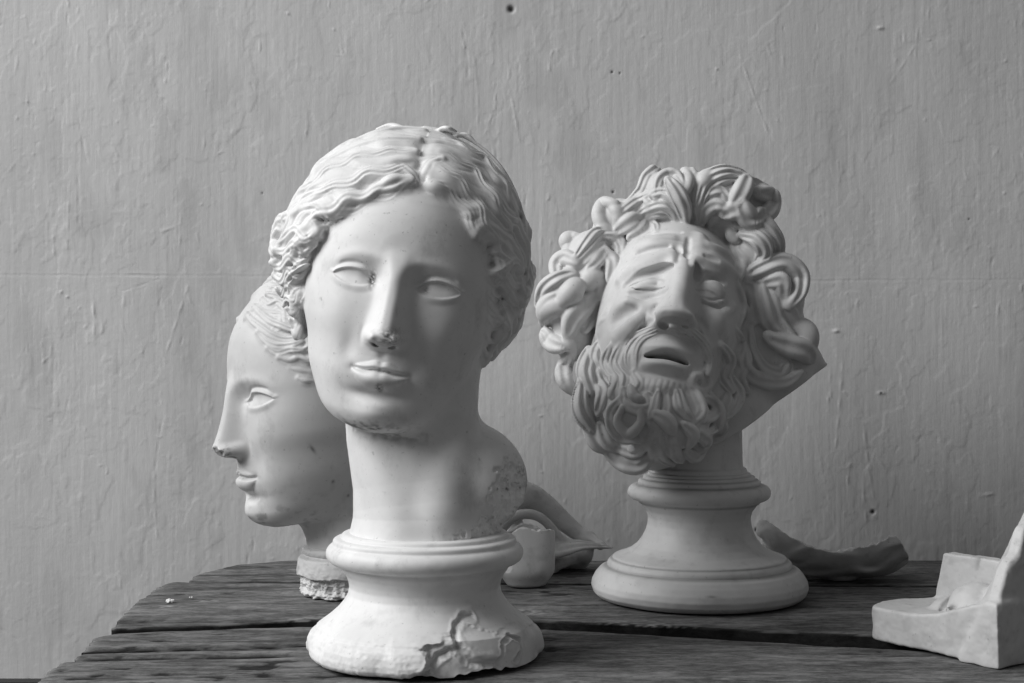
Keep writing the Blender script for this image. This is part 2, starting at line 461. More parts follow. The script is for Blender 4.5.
def build_front_bust(mat):
    h = .09*QH
    V = Vol((-12.2, -12.8, -23.5), (14.6, 13.6, 14.6), h)
    X, Y, Z = V.co()
    R = np.array(Matrix.Rotation(math.radians(9.5), 3, 'Y') @ Matrix.Rotation(math.radians(-.5), 3, 'Z') @ Matrix.Rotation(math.radians(1.5), 3, 'X'))
    T = np.array([-1.75, 1.0, 31.3])
    def inv(P): return (np.asarray(P, float) - T) @ R            # bust frame -> head frame
    f = V.new()
    V.ell(f, (0, .6, 3.2), (7.35, 9.4, 8.6), k=.1)
    head_form(V, f, FEM, p=2.4, relief=face_relief, k=.8)
    # nostrils and undercut of the nose
    for s in (-1, 1):
        V.ell(f, (s * .72, -10.35, -4.98), (.34, .62, .27), k=.12, rot=rot_to('Z', s * 18), sub=True)
    # neck
    n = V.new()
    P = inv([(-1.2, 2.0, 27), (-1.5, 1.7, 22), (-1.0, 1.2, 18.5), (-.35, .7, 14.5), (0, .4, 11.5), (0, .2, 9.0)])
    V.tube(n, P, [5.4, 5.6, 5.8, 5.85, 6.15, 6.7], k=.1)
    V.ell(n, inv([(4.3, 1.0, 15.1)])[0], (4.8, 5.0, 4.1), k=.9, rot=rot_to('Y', 38))
    V.tube(n, inv([(3.4, 1.5, 26), (2.9, -2.4, 20), (1.4, -4.2, 12)]), [1.3, 1.3, 1.2], k=1.8)
    V.tube(n, inv([(-5.4, 1.5, 26), (-4.2, -2.4, 19), (-1.8, -4.2, 11)]), [1.3, 1.3, 1.2], k=1.8)
    f = smin(f, n, .9); del n
    # rough cut through the shoulder stump
    c0 = inv([(7.07, -2.2, 15.26)])[0]; nn = (np.array([.81, -.53, -.26]) / np.linalg.norm([.81, -.53, -.26])) @ R
    sl = V.box(c0 - 7, c0 + 7)
    x, y, z = V.co(sl)
    pl = (x - c0[0]) * nn[0] + (y - c0[1]) * nn[1] + (z - c0[2]) * nn[2]
    st = .42 * np.abs(vnoise(x * 3.6, y * 3.6, z * 2.8, 5)) + .50 * vnoise(x * 1.1, y * 1.1, z * 1.1, 6) + .12 * vnoise(x * 2.2, y * 2.2, z * 2.2, 16)
    f_old = f.copy()
    f[sl] = smax(f[sl], pl + st, .12)
    cutm = lambda Pv: sst(-.10, -.22, V.sample(f_old, Pv)) * (np.abs(Pv - c0).max(1) < 6.8)
    # flat seat on the socle
    dn = np.array([0, 0, -1.0]) @ R; cc = inv([(0, 0, 9.2)])[0]
    f = np.maximum(f, ((X - cc[0]) * dn[0] + (Y - cc[1]) * dn[1] + (Z - cc[2]) * dn[2]).astype(F32))
    ear(V, f, 1, (7.9, -.1, -2.9), s=.9); ear(V, f, -1, (-8.2, -1.2, -3.2))

    # ---- hair volume
    g = V.new()
    V.ell(g, (-.45, 1.2, 2.5), (10.7, 10.6, 11.0), k=.1)
    V.ell(g, (0, 10.2, 1.5), (4.2, 3.4, 4.4), k=1.5)
    V.ell(g, (7.8, 2.2, -2.2), (2.6, 4.2, 4.4), k=1.5)
    V.ell(g, (-8.4, 1.6, -1.6), (2.3, 4.2, 4.2), k=1.5)
    # underside: clear of the neck, slanting in towards the nape
    g = smax(g, (-(Z + 5.0) - .28 * (Y - 1) + 1.5 * np.maximum(np.abs(X) - 8.4, 0)).astype(F32) * .75, 1.2)
    # opening for the face: arch-shaped window
    hx = spl([-12, -8.9, -8.0, -7.2, -5.2, -3.8, -2.0, 0, 2, 3.8, 5.4, 7.2, 8.2, 9.2, 13], [0, .5, 1.4, 2.6, 4.5, 5.6, 6.5, 7.1, 6.9, 5.9, 4.4, 2.6, 1.4, .5, 0], V.x)[:, None, None]
    wob = .22 * np.sin(Z * 1.9 + .7 * X) * sst(2.5, 6.5, np.abs(X))
    win = smax((Z - hx) * .7 + wob, np.abs(X) - 7.65 + wob * .8, 2.0)
    win = np.minimum(win, 3)
    g = smax(g, -np.maximum(win, Y + 1.6).astype(F32), 2.4)
    # waves: strands run round the face from the parting to the bun (only worked near the surface)
    ii = np.flatnonzero(np.abs(g.ravel()) < 1.1)
    a, b, c = np.unravel_index(ii, g.shape)
    x, y, z = V.x[a], V.y[b], V.z[c]; del a, b, c
    th = np.arctan2(np.sqrt(x * x + (z - 2.3) ** 2), -(y - 1.2)).astype(F32)
    aph = np.abs(np.arctan2(x, z - 2.3)).astype(F32)
    nz = vnoise(x * .22, y * .22, z * .22, 11); nz2 = vnoise(x * .6, y * .6, z * .6, 21)
    side = sst(.45, 1.1, aph); amp = (.25 + .75 * sst(.15, .9, aph)) * (.15 + .85 * np.maximum(sst(.7, 1.15, th), sst(1.0, 1.5, aph)))
    cr = aph * 9.5 + 2.6 * nz + 4.0 * th + np.where(x > 0, 1.0, 0)
    v = th - .85 * (aph / 1.57) ** 2.2 * sst(.45, .9, th) + .085 * np.sin(cr) * amp + .03 * np.sin(aph * 21 + 6 * nz) * amp + .05 * nz
    back = sst(1.66, 1.74, th)
    lockf = np.abs(np.sin(v * 9.5 + .8 * nz + .4)); strf = np.abs(np.sin(v * 25.0 + 2.0 * nz + 1.2 * nz2)); fin = np.abs(np.sin(v * 58.0 + 3.0 * nz))
    d = .62 * (.34 + .20 * side) * (lockf ** .7 - .65) + (.10 + .10 * side) * (strf ** .8 - .6) * (1 + .6 * nz2) + .05 * side * (fin - .5)
    d += .20 * np.sin(cr + .9) * amp * (.5 + .5 * side) + .16 * nz2
    rib = sst(1.50, 1.535, th) * (1 - sst(1.655, 1.69, th)) * (z > -4)
    d = d * (1 - rib * .93) * (1 - .45 * back) + .12 * rib - .22 * back
    front = (y < 0)
    d -= .24 * gs(x - .25 - .25 * np.sin(z), .6) * (1 - sst(.95, 1.4, th)) * front * sst(6.0, 8.0, z)
    d += .30 * np.exp(-((x - 2.1) / 1.3) ** 2 - ((z - 9.0) / 1.6) ** 2) * front
    d += .30 * np.exp(-((x + 1.8) / 1.2) ** 2 - ((z - 8.4) / 1.0) ** 2) * front
    d -= .40 * np.exp(-((x + .8) / 1.5) ** 2 - ((z - 9.7 - .2 * x) / .45) ** 2) * front
    g.ravel()[ii] -= d.astype(F32)
    del x, y, z, th, aph, nz, nz2, side, amp, cr, v, back, lockf, strf, fin, d, rib, front, ii
    # side locks: crimped tubes stacked from the temples down to the ears, running back and down
    rnd = random.Random(4)
    for s in (-1, 1):
        for i in range(16):
            if i < 3: continue
            f0 = math.radians(68 + i * 4.9 + rnd.uniform(-1, 1)); pq = rnd.uniform(-.9, .9) + i * .5; fq = rnd.uniform(15, 19)
            P = []; r = []
            for j in range(24):
                t = j / 23
                fi = f0 + math.radians(9) * t + .042 * math.sin(t * fq + pq) * min(1, t * 4 + .35)
                zz0 = math.cos(fi)
                th0 = 1.15 + .06 * math.sin(i * 2.1)
                tt = th0 + (2.0 - th0) * t
                w = min(1, t / .32); w = w * w * (3 - 2 * w)
                rr = (.86 + .145 * w) * (1 - max(0, -zz0 - .25) * .25) * (1 - .055 * max(0, min(1, (84 - math.degrees(fi)) / 16)))
                bul = (.55 if s < 0 else .1) * math.exp(-((math.degrees(fi) - 88) / 22) ** 2)
                P.append((s * (10.6 + bul) * math.sin(tt) * math.sin(fi) * rr - .45, 1.2 - 10.9 * math.cos(tt) * (rr - .30 * (1 - w)), 2.5 + 10.9 * math.sin(tt) * zz0 * rr))
                r.append((.40 + .20 * min(1, t * 5)) * (1 + .18 * math.sin(j * 1.1 + i)))
            V.tube(g, P, r, k=.22, ridges=2, rdep=.10, nrm=(s, -.3, 0))
    # the strands seen from the front: hairline rolls, crown waves, crimped side locks, narrow ribbon
    tr, _ = tracer(V, np.minimum(f, g), inv, -7.4, 121.0)
    gv = (np.array([0, -1.0, 0]) @ R)
    for pts, rp, rg, li in FRONT_HAIR:
        q_ = catmull(pts, 4)
        if rg and len(pts) > 5:                                    # crimp the long strands
            dq = np.gradient(q_, axis=0); dq /= np.linalg.norm(dq, axis=1)[:, None] + 1e-9; sq = np.r_[0, np.cumsum(np.hypot(*np.diff(q_, axis=0).T))]
            q_ = q_ + np.c_[-dq[:, 1], dq[:, 0]] * (2.0 * np.sin(sq / 5.2 + pts[0][1] * .6) * np.clip(sq / 20, 0, 1))[:, None]
        P = tr(q_, rp * .083 * li, 2); m = np.linspace(0, 1, len(P))
        rad = rp * .083 * (.45 + .55 * np.sin(np.pi * np.clip(m * .86 + .09, 0, 1)) ** .6)
        nr = P - np.array([0, 1.2, 2.3]); nr /= np.linalg.norm(nr, axis=1)[:, None]
        if rg: V.tube(g, P, rad * 1.08, k=.26, ridges=rg, rdep=.12, nrm=nr, flat=.72, phase=pts[0][1] * .37, twist=.5)
        else: V.tube(g, P, rad, k=.12, flat=.6, nrm=nr)
    V_, Q, N = V.mesh(smin(f, g, .28))
    V_, Q, N = keep_big(V_, Q, N, 800)
    lab = V.sample(g, V_) - V.sample(f, V_)
    hairq = lab[Q].mean(1) < 0
    # stains (dust and grime in the plaster, and a dark left nostril)
    def dark_marks(P):
        x, y, z = P.T
        n1 = fbm(x * 1.6, y * 1.6, z * 1.6, 3, 4); n2 = vnoise(x * 7, y * 7, z * 7, 9)
        s = np.zeros(len(P))
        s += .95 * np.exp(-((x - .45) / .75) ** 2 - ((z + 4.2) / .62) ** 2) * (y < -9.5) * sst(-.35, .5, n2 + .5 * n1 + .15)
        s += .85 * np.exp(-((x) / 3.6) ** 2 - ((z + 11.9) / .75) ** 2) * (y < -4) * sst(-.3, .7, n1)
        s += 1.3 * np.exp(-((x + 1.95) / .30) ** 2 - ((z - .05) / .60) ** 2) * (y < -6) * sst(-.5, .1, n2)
        s += .9 * np.exp(-((x + .75) / .3) ** 2 - ((z + 5.0) / .2) ** 2) * (y < -6)  # left nostril evenly darkened
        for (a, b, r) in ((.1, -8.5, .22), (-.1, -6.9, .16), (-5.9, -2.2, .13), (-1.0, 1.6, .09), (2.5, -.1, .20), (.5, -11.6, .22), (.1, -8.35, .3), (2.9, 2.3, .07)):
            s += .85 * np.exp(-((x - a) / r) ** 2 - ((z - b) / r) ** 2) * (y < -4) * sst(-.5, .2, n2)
        s += .04 * sst(.2, 1.0, n1) + .12 * sst(.75, .9, vnoise(x * 3.5, y * 3.5, z * 3.5, 77))
        return np.clip(s, 0, 1)
    root = empty('plaster_bust', (-.074, 1.21, 0), 'largest white plaster bust, young woman with wavy parted hair, on a chipped round socle', 'bust', None)
    def put(name, q, parent, label=None):
        v, qq, nn2 = compact(V_, q, N)
        w = (v @ R.T + T) * .01
        o = mesh_obj(name, w, qq, mat, parent, nn2 @ R.T, {'stain_shade': dark_marks(v), 'cut': cutm(v)})
        if label: o['label'] = label
        return o
    hd = put('head', Q[~hairq], root)
    put('hair', Q[hairq], hd)
    return root
# ------------------------------------------------------------------ turned socles
def lathe(name, prof, seg, mat, parent, disp=None, stain_shade=None, z0=0.0):
    """prof: list of (r, z) cm from top to bottom, densely resampled; disp(r,a,z)->(dr,dz)"""
    P = np.array(prof, float); L = np.r_[0, np.cumsum(np.hypot(*np.diff(P, axis=0).T))]
    n = int(L[-1] / .07); t = np.linspace(0, L[-1], n)
    r = np.interp(t, L, P[:, 0]); z = np.interp(t, L, P[:, 1])
    ker = np.array([1, 3, 4, 3, 1.]) / 12
    for q in (0,):
        rs = np.convolve(np.pad(r, 2, mode='edge'), ker, 'valid'); zs = np.convolve(np.pad(z, 2, mode='edge'), ker, 'valid')
        rs[0], zs[0], rs[-1], zs[-1] = r[0], z[0], r[-1], z[-1]; r, z = rs, zs
    a = np.arange(seg) * 2 * math.pi / seg
    R_, A = np.meshgrid(r, a); Z_, _ = np.meshgrid(z, a)
    if disp is not None: R_, Z_ = disp(R_, A, Z_)
    V = np.stack([R_ * np.cos(A), R_ * np.sin(A), Z_], -1).reshape(-1, 3)
    i, j = np.meshgrid(np.arange(seg), np.arange(n - 1), indexing='ij')
    k = lambda i, j: (i % seg) * n + j
    Q = np.stack([k(i, j), k(i, j + 1), k(i + 1, j + 1), k(i + 1, j)], -1).reshape(-1, 4)
    at_ = {'stain_shade': stain_shade(V) if stain_shade is not None else np.zeros(len(V))}
    return mesh_obj(name, V * .01, Q, mat, parent, None, at_)

def torus_pts(r0, z0, rad, a0, a1, n=9, rz=None):
    rz = rz or rad
    return [(r0 + rad * math.cos(math.radians(a0 + (a1 - a0) * i / (n - 1))), z0 + rz * math.sin(math.radians(a0 + (a1 - a0) * i / (n - 1)))) for i in range(n)]

def front_socle(mat, root):
    # angle a: -90deg faces the camera, 180deg is the left of the picture
    prof = [(0, 10.35), (6.75, 10.35), (7.0, 10.28), (7.1, 10.1), (7.1, 9.95), (7.5, 9.92), (7.72, 9.84), (7.8, 9.68), (7.8, 9.55)] + torus_pts(7.5, 8.62, .88, 70, -85, 13, .86) \
        + [(7.25, 7.72), (7.15, 7.55), (7.0, 7.2), (6.7, 6.8), (6.5, 6.3), (6.4, 5.8), (6.5, 5.2), (6.85, 4.6), (7.4, 3.95), (8.2, 3.25), (8.9, 2.75), (9.25, 2.5), (9.3, 2.32), (9.42, 2.25)] \
        + [(9.75, 2.0), (10.0, 1.5), (10.15, .9), (10.15, .45), (9.95, .15), (9.6, 0), (0, 0)]
    prof = [(max(r, .01), z) for r, z in prof]
    def disp(R, A, Z):
        x, y = R * np.cos(A), R * np.sin(A)
        low = sst(3.4, 2.4, Z) * (R > 5)
        n1 = fbm(x * .55, y * .55, Z * .55, 31, 3); n2 = fbm(x * 1.8, y * 1.8, Z * 1.8, 32, 3)
        # chips round the foot: facets struck off on the left, a ragged break at front right
        ad = np.degrees(A); ad = np.where(ad > 180, ad - 360, ad)
        dr = -low * .35 * np.clip(vnoise(ad * .075, Z * .35, 0, 8) * 2.2 - .1, 0, 1) * sst(-82, -110, ad)
        dr -= low * .045 * np.abs(n2)
        # ledge struck off the torus: front right sector
        q = sst(-88, -84, ad + 2 * n2) * (1 - sst(-8, 0, ad))
        edge = 2.6 + 1.15 * np.exp(-((ad + 62) / 13) ** 2) + .7 * np.exp(-((ad + 30) / 14) ** 2) + .28 * n2
        ed2 = .5 + .035 * (ad + 88)
        gone = q * sst(edge + .14, edge - .22, Z) * (R > 5)
        face = 8.75 + .045 * (3.0 - Z) * 6 + .35 * vnoise(ad * .035, Z * .6, 0, 41)
        dr = np.where(gone > 0, dr * (1 - gone) + gone * np.minimum(face - R, -.12), dr)
        # wandering raised ridge of old glue and the pocket beside it
        def wob(a0, z0, amp): return
        P = [(-87, .1), (-86, .3), (-83, 1.0), (-80, 1.7), (-74, 2.1), (-69, 2.2), (-70, 2.9), (-68, 3.6), (-62, 4.2), (-54, 4.3)]
        P2 = [(-69, 2.2), (-66, 1.5), (-62, .9), (-55, .55), (-50, .5)]
        P3 = [(-50, .5), (-45, 1.2), (-44, 2.2), (-36, 2.6), (-30, 2.1), (-30, 1.2), (-36, .6)]
        d = np.full(R.shape, 9.0)
        for LN, wd in ((P, 1.0), (P2, 1.6), (P3, .6)):
            for p, q2 in zip(LN[:-1], LN[1:]):
                k = 10.15 * math.pi / 180
                ax, az = (ad - p[0]) * k, Z - p[1]; bx, bz = (q2[0] - p[0]) * k, q2[1] - p[1]
                t = np.clip((ax * bx + az * bz) / (bx * bx + bz * bz), 0, 1)
                d = np.minimum(d, (np.hypot(ax - t * bx, az - t * bz) + .12 * n2) / wd)
        ok = (R > 5)
        dr = dr + ok * (-.42 * np.exp(-(d / .26) ** 2) + .10 * np.exp(-((d - .45) / .2) ** 2))
        dr = dr + .02 * n1 * (R > 3)
        nz = .45 * np.clip(vnoise(ad * .09, 0, 0, 51) + .3 * vnoise(ad * .3, 0, 0, 52), 0, 1) * sst(1.4, .2, Z) * (R > 7) * sst(-150, -120, ad) * (1 - sst(-40, -10, ad))
        return R + dr, Z + nz * (Z < 1.4)
    def stain_shade(V):
        x, y, z = V.T; n1 = fbm(x * 1.3, y * 1.3, z * 1.3, 61, 4)
        s = .10 * sst(.2, 1.2, n1) + .35 * np.exp(-(z / .35) ** 2) * sst(-.2, .8, n1)
        ad = np.degrees(np.arctan2(y, x)); s += .55 * np.exp(-((ad + 72) / 9) ** 2 - ((z - 2.2) / 1.6) ** 2) * sst(.0, .6, n1)
        return np.clip(s, 0, 1)
    return lathe('socle', prof, 640, mat, root, disp, stain_shade)

def rear_socle(mat, root):
    prof = [(r_, z_ * 1.175) for r_, z_ in [(.01, 10.75), (5.5, 10.75), (5.75, 10.7), (5.8, 10.45), (6.05, 10.42), (6.3, 10.3), (6.35, 10.08), (6.28, 9.98), (6.55, 9.95), (6.75, 9.9)] + torus_pts(6.6, 9.25, .82, 80, -80, 12, .68) \
        + [(6.35, 8.45), (6.25, 8.3), (5.95, 8.15), (5.85, 8.0), (5.5, 7.6), (5.35, 7.0), (5.4, 6.4), (5.6, 5.8), (5.95, 5.2), (6.5, 4.6), (7.3, 4.1), (8.3, 3.75), (8.85, 3.6), (9.0, 3.5), (8.98, 3.38), (9.2, 3.36), (9.45, 3.15), (9.55, 2.88), (9.5, 2.76), (9.75, 2.72)] \
        + [(10.3, 2.5), (10.75, 2.05), (11.1, 1.5), (11.2, 1.0), (11.0, .5), (10.5, .12), (10.0, 0), (.01, 0)]]
    def disp(R, A, Z):
        x, y = R * np.cos(A), R * np.sin(A)
        return R + .05 * fbm(x * .4, y * .4, Z * .5, 71, 3) * (R > 3), Z
    def stain_shade(V):
        x, y, z = V.T; z = z / 1.175; n1 = fbm(x * .9, y * .9, z * .9, 81, 4)
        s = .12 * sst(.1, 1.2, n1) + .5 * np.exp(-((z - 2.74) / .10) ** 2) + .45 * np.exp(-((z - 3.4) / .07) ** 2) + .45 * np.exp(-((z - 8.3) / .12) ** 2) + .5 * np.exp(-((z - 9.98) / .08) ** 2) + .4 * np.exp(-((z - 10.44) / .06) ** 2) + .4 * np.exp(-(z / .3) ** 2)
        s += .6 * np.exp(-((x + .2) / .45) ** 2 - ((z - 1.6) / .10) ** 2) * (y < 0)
        return np.clip(s, 0, 1)
    return lathe('socle', prof, 420, mat, root, disp, stain_shade)
# ------------------------------------------------------------------ the bearded bust
def male_relief(x, z):
    ax = np.abs(x)
    h = np.zeros(np.broadcast_shapes(x.shape, z.shape), F32)
    # brow: high and knotted in the middle, falling outwards
    zb = 2.15 - .44 * np.maximum(ax - 1.2, 0) - .04 * np.maximum(ax - 3.6, 0) ** 2
    bd = z - zb
    h += .40 * sst(-.50, .28, bd) * np.exp(-(np.maximum(bd - .15, 0) / 1.1) ** 2) * sst(.35, 1.2, ax) * (1 - sst(3.6, 6.0, ax))
    h += -.22 * np.exp(-((bd + .75) / .50) ** 2) * sst(.7, 1.5, ax) * (1 - sst(3.4, 5.2, ax))
    h += -.55 * np.exp(-((ax - 2.1) / .8) ** 2 - ((z - .6) / .8) ** 2)
    h += -.55 * np.exp(-((ax - 3.2) / 1.9) ** 2 - ((z - .1) / 1.1) ** 2)
    # forehead: furrows over the nose, wrinkles
    h += .18 * np.exp(-((ax - 1.15) / .62) ** 2 - ((z - 3.5) / 1.1) ** 2)
    h += -.12 * np.exp(-((ax - .55) / .24) ** 2 - ((z - 2.9) / .9) ** 2)
    h += .10 * np.exp(-((ax - 1.2) / .6) ** 2 - ((z - 2.5) / .6) ** 2)
    h += .30 * np.exp(-((ax - 2.8) / 1.5) ** 2 - ((z - 4.9) / 1.0) ** 2)
    h += -.13 * gs(z - 4.1 + .08 * ax, .16) * (1 - sst(3.0, 4.5, ax)) * sst(.4, 1.2, ax)
    h += -.10 * gs(z - 5.5 + .10 * ax, .15) * (1 - sst(2.2, 3.6, ax))
    # nose
    pz = [9, 4, 2.9, 1.9, 1.0, 0, -1.2, -2.4, -3.5, -4.3, -4.8, -5.15, -5.5, -8]
    pn = [0, 0, .25, .70, 1.0, 1.25, 1.75, 2.15, 2.7, 2.95, 2.6, 1.5, .3, 0]
    n = spl(pz, pn, z)
    w = spl([4, 2.4, 1.0, -.6, -2.4, -3.6, -4.5, -5.4], [1.3, 1.15, 1.2, 1.4, 1.5, 1.75, 1.95, 1.7], z)
    h += n * np.exp(-((ax / w) ** 3.0) * .9)
    h += .7 * spl([3, 1, -1, -4, -6], [0, .3, .55, .6, 0], z) * gs(ax, 2.4)
    d = ((ax - 1.85) / .75) ** 2 + ((z + 4.25) / .80) ** 2
    h += .85 * np.exp(-d ** 1.1)
    h += -.26 * np.exp(-((ax - 2.72) / .25) ** 2 - ((z + 4.3) / .7) ** 2)
    # folds of the cheek
    t = np.clip((-4.0 - z) / 3.2, 0, 1)
    h += -.38 * gs(ax - (2.7 + 1.3 * t), .34) * sst(-3.4, -4.2, z) * (1 - sst(-6.6, -7.8, z))
    h += .55 * np.exp(-((ax - 3.9 - .4 * t) / 1.15) ** 2 - ((z + 4.4) / 1.5) ** 2)
    h += .42 * np.exp(-((ax - 4.6) / 1.2) ** 2 - ((z + 2.1) / .8) ** 2)
        # muzzle and the open mouth
    h += .75 * np.exp(-(ax / 3.0) ** 2 - ((z + 6.9) / 1.9) ** 2)
    lw = np.clip(1 - (ax / 2.6) ** 2, 0, 1)
    h += .20 * np.exp(-((z + 6.85) / .40) ** 2) * lw ** .7
    h += .45 * np.exp(-((z + 8.55) / .50) ** 2) * lw ** .6
    h += -.45 * np.exp(-(ax / 2.2) ** 2 - ((z + 9.35) / .45) ** 2)
    h += .75 * np.exp(-(ax / 1.9) ** 2 - ((z + 10.9) / 1.3) ** 2)
    # eyes, half closed and drooping outwards
    for sgn in (-1, 1):
        dx = sgn * x - 3.3; e = dx / 1.55
        ins = np.clip(1 - e * e, 0, 1)
        sl = -.20 * e - .05 * e * e
        zu = .05 + sl + .46 * ins ** .8 - (.16 if sgn < 0 else 0) * ins
        zl = -.12 + sl - .34 * ins ** .85 + (.12 if sgn < 0 else 0) * ins
        h += .72 * np.exp(-np.abs(dx / 1.75) ** 2.6 - np.abs((z - .05 - sl) / .92) ** 2.4)
        lm = 1 - sst(1.5, 1.9, np.abs(dx))
        su, s2 = z - zu, zl - z
        h += (sst(-.06, .05, su) * (1 - sst(.3, .9, su)) * .16 + sst(-.05, .05, s2) * (1 - sst(.15, .55, s2)) * .12) * lm
    h += -.45 * np.exp(-((ax - 6.0) / 1.1) ** 2 - ((z - 2.6) / 1.8) ** 2)
    h += .35 * np.exp(-((ax - 5.3) / 1.2) ** 2 - ((z + 2.0) / 1.2) ** 2)
    return h * 1.25

MAL = [(7.6, 4.0, -6.2, -.5, 3), (6.4, 5.6, -7.9, -.5, 3), (5, 6.5, -8.6, -.6, 3), (3, 7.1, -9.0, -.8, 4), (1, 7.4, -9.05, -.9, 4), (-1, 7.5, -8.9, -1.0, 4), (-3, 7.4, -8.8, -1.1, 3.5),
       (-5, 6.9, -8.6, -1.3, 3), (-7, 6.2, -8.4, -1.6, 2), (-9, 5.4, -8.2, -2.0, .8), (-10.6, 4.6, -8.2, -2.6, -.3), (-12.0, 3.3, -7.6, -3.3, -1.2), (-12.9, 1.6, -6.6, -4.2, -2.4)]

# locks of hair and beard: outline in the plane facing the front, width, strands
HAIR_LOCKS = [
 ([(625,207),(641,191),(648,176),(662,167),(676,165),(688,171),(695,186),(696,208)], 5.5, 2), ([(656,198),(659,180),(668,173),(678,175),(684,186)], 4, 1),
 ([(668,180),(677,192),(684,206),(686,222)], 6, 2), ([(652,195),(664,194),(674,204),(682,222)], 5, 2), ([(684,168),(689,180),(687,192)], 4, 0),
 ([(618,216),(634,205),(648,195)], 4.5, 2), ([(632,222),(646,211),(660,206),(671,210),(676,222)], 4.5, 2), ([(645,200),(650,206),(648,214)], 3, 0), ([(641,222),(652,214),(664,214)], 4, 1),
 ([(616,203),(604,203),(599,214),(603,226),(613,233)], 5, 0), ([(611,205),(618,213),(617,224)], 5, 0), ([(618,231),(630,222),(638,219)], 6.5, 1), ([(630,238),(642,230),(647,221)], 5.5, 1),
 ([(568,249),(567,240),(576,236)], 6.5, 0), ([(577,256),(587,244),(596,234),(603,232)], 5, 2), ([(581,263),(592,253),(603,244)], 5, 1), ([(588,270),(598,260),(605,249)], 4.5, 1), ([(604,237),(614,240),(619,249)], 5, 2), ([(607,252),(612,262),(606,276)], 5, 1),
 ([(556,280),(557,264),(567,257),(578,263)], 6, 1), ([(560,284),(572,274),(585,268)], 6.5, 1), ([(586,286),(592,277),(600,282)], 7.5, 0), ([(539,304),(545,290),(558,281),(574,275)], 7, 2), ([(541,314),(550,302),(566,294)], 6.5, 1),
 ([(563,301),(572,291),(579,284)], 7.5, 0), ([(545,322),(547,309),(559,304),(567,313)], 9, 0), ([(568,334),(572,318),(584,304),(601,292)], 8, 1), ([(545,332),(553,342),(564,347)], 7, 1), ([(568,338),(573,348)], 5, 0),
 ([(573,352),(565,366),(565,380),(573,392)], 6, 1), ([(588,296),(594,304),(586,318)], 6, 0),
 ([(691,171),(696,182)], 5, 0), ([(702,183),(708,175)], 7, 0), ([(697,205),(704,188),(716,179),(730,175),(743,176)], 8, 4), ([(734,205),(742,191),(747,178)], 7, 1), ([(750,175),(761,181),(762,193)], 6, 0), ([(755,193),(769,195),(769,209),(760,218)], 8, 1),
 ([(742,203),(750,217),(762,213)], 8, 1), ([(694,224),(697,206),(708,196),(720,193),(729,202)], 6, 2), ([(701,224),(706,211),(716,205),(727,208)], 5, 1), ([(708,228),(714,217),(725,213)], 4, 0), ([(724,214),(737,209),(749,216)], 7, 1), ([(729,232),(737,241)], 4.5, 0),
 ([(738,224),(757,225),(772,237),(776,252),(768,268)], 7, 3), ([(742,234),(757,239),(765,252),(757,269)], 6, 2), ([(740,248),(750,258),(752,272)], 5, 1), ([(764,221),(773,231)], 6, 0),
 ([(743,277),(762,271),(782,266),(797,275),(798,291),(789,305)], 9, 2), ([(762,283),(765,300),(772,320),(790,336)], 9, 2), ([(747,284),(756,300),(754,322)], 6.5, 1), ([(776,290),(786,310),(799,331)], 8, 1), ([(799,322),(808,334),(810,352)], 7, 0),
 ([(768,336),(787,345),(804,351),(811,360)], 8, 1), ([(750,330),(751,350),(761,367),(777,373),(786,365),(778,357)], 6, 2), ([(743,345),(746,368),(763,381),(784,382),(801,372)], 5.5, 1), ([(740,300),(744,315),(741,330)], 5, 1), ([(612,231),(620,241),(621,254)], 5, 1), ([(606,250),(613,263),(609,280)], 5, 1), ([(601,272),(602,290),(595,306)], 5.5, 1), ([(591,300),(592,316),(585,331)], 5.5, 1), ([(734,243),(741,262),(738,281)], 4.5, 1), ([(737,285),(741,305),(737,327)], 4.5, 1), ([(768,281),(781,281),(784,294)], 6.5, 1), ([(648,222),(655,226),(657,233)], 3, 1),
]
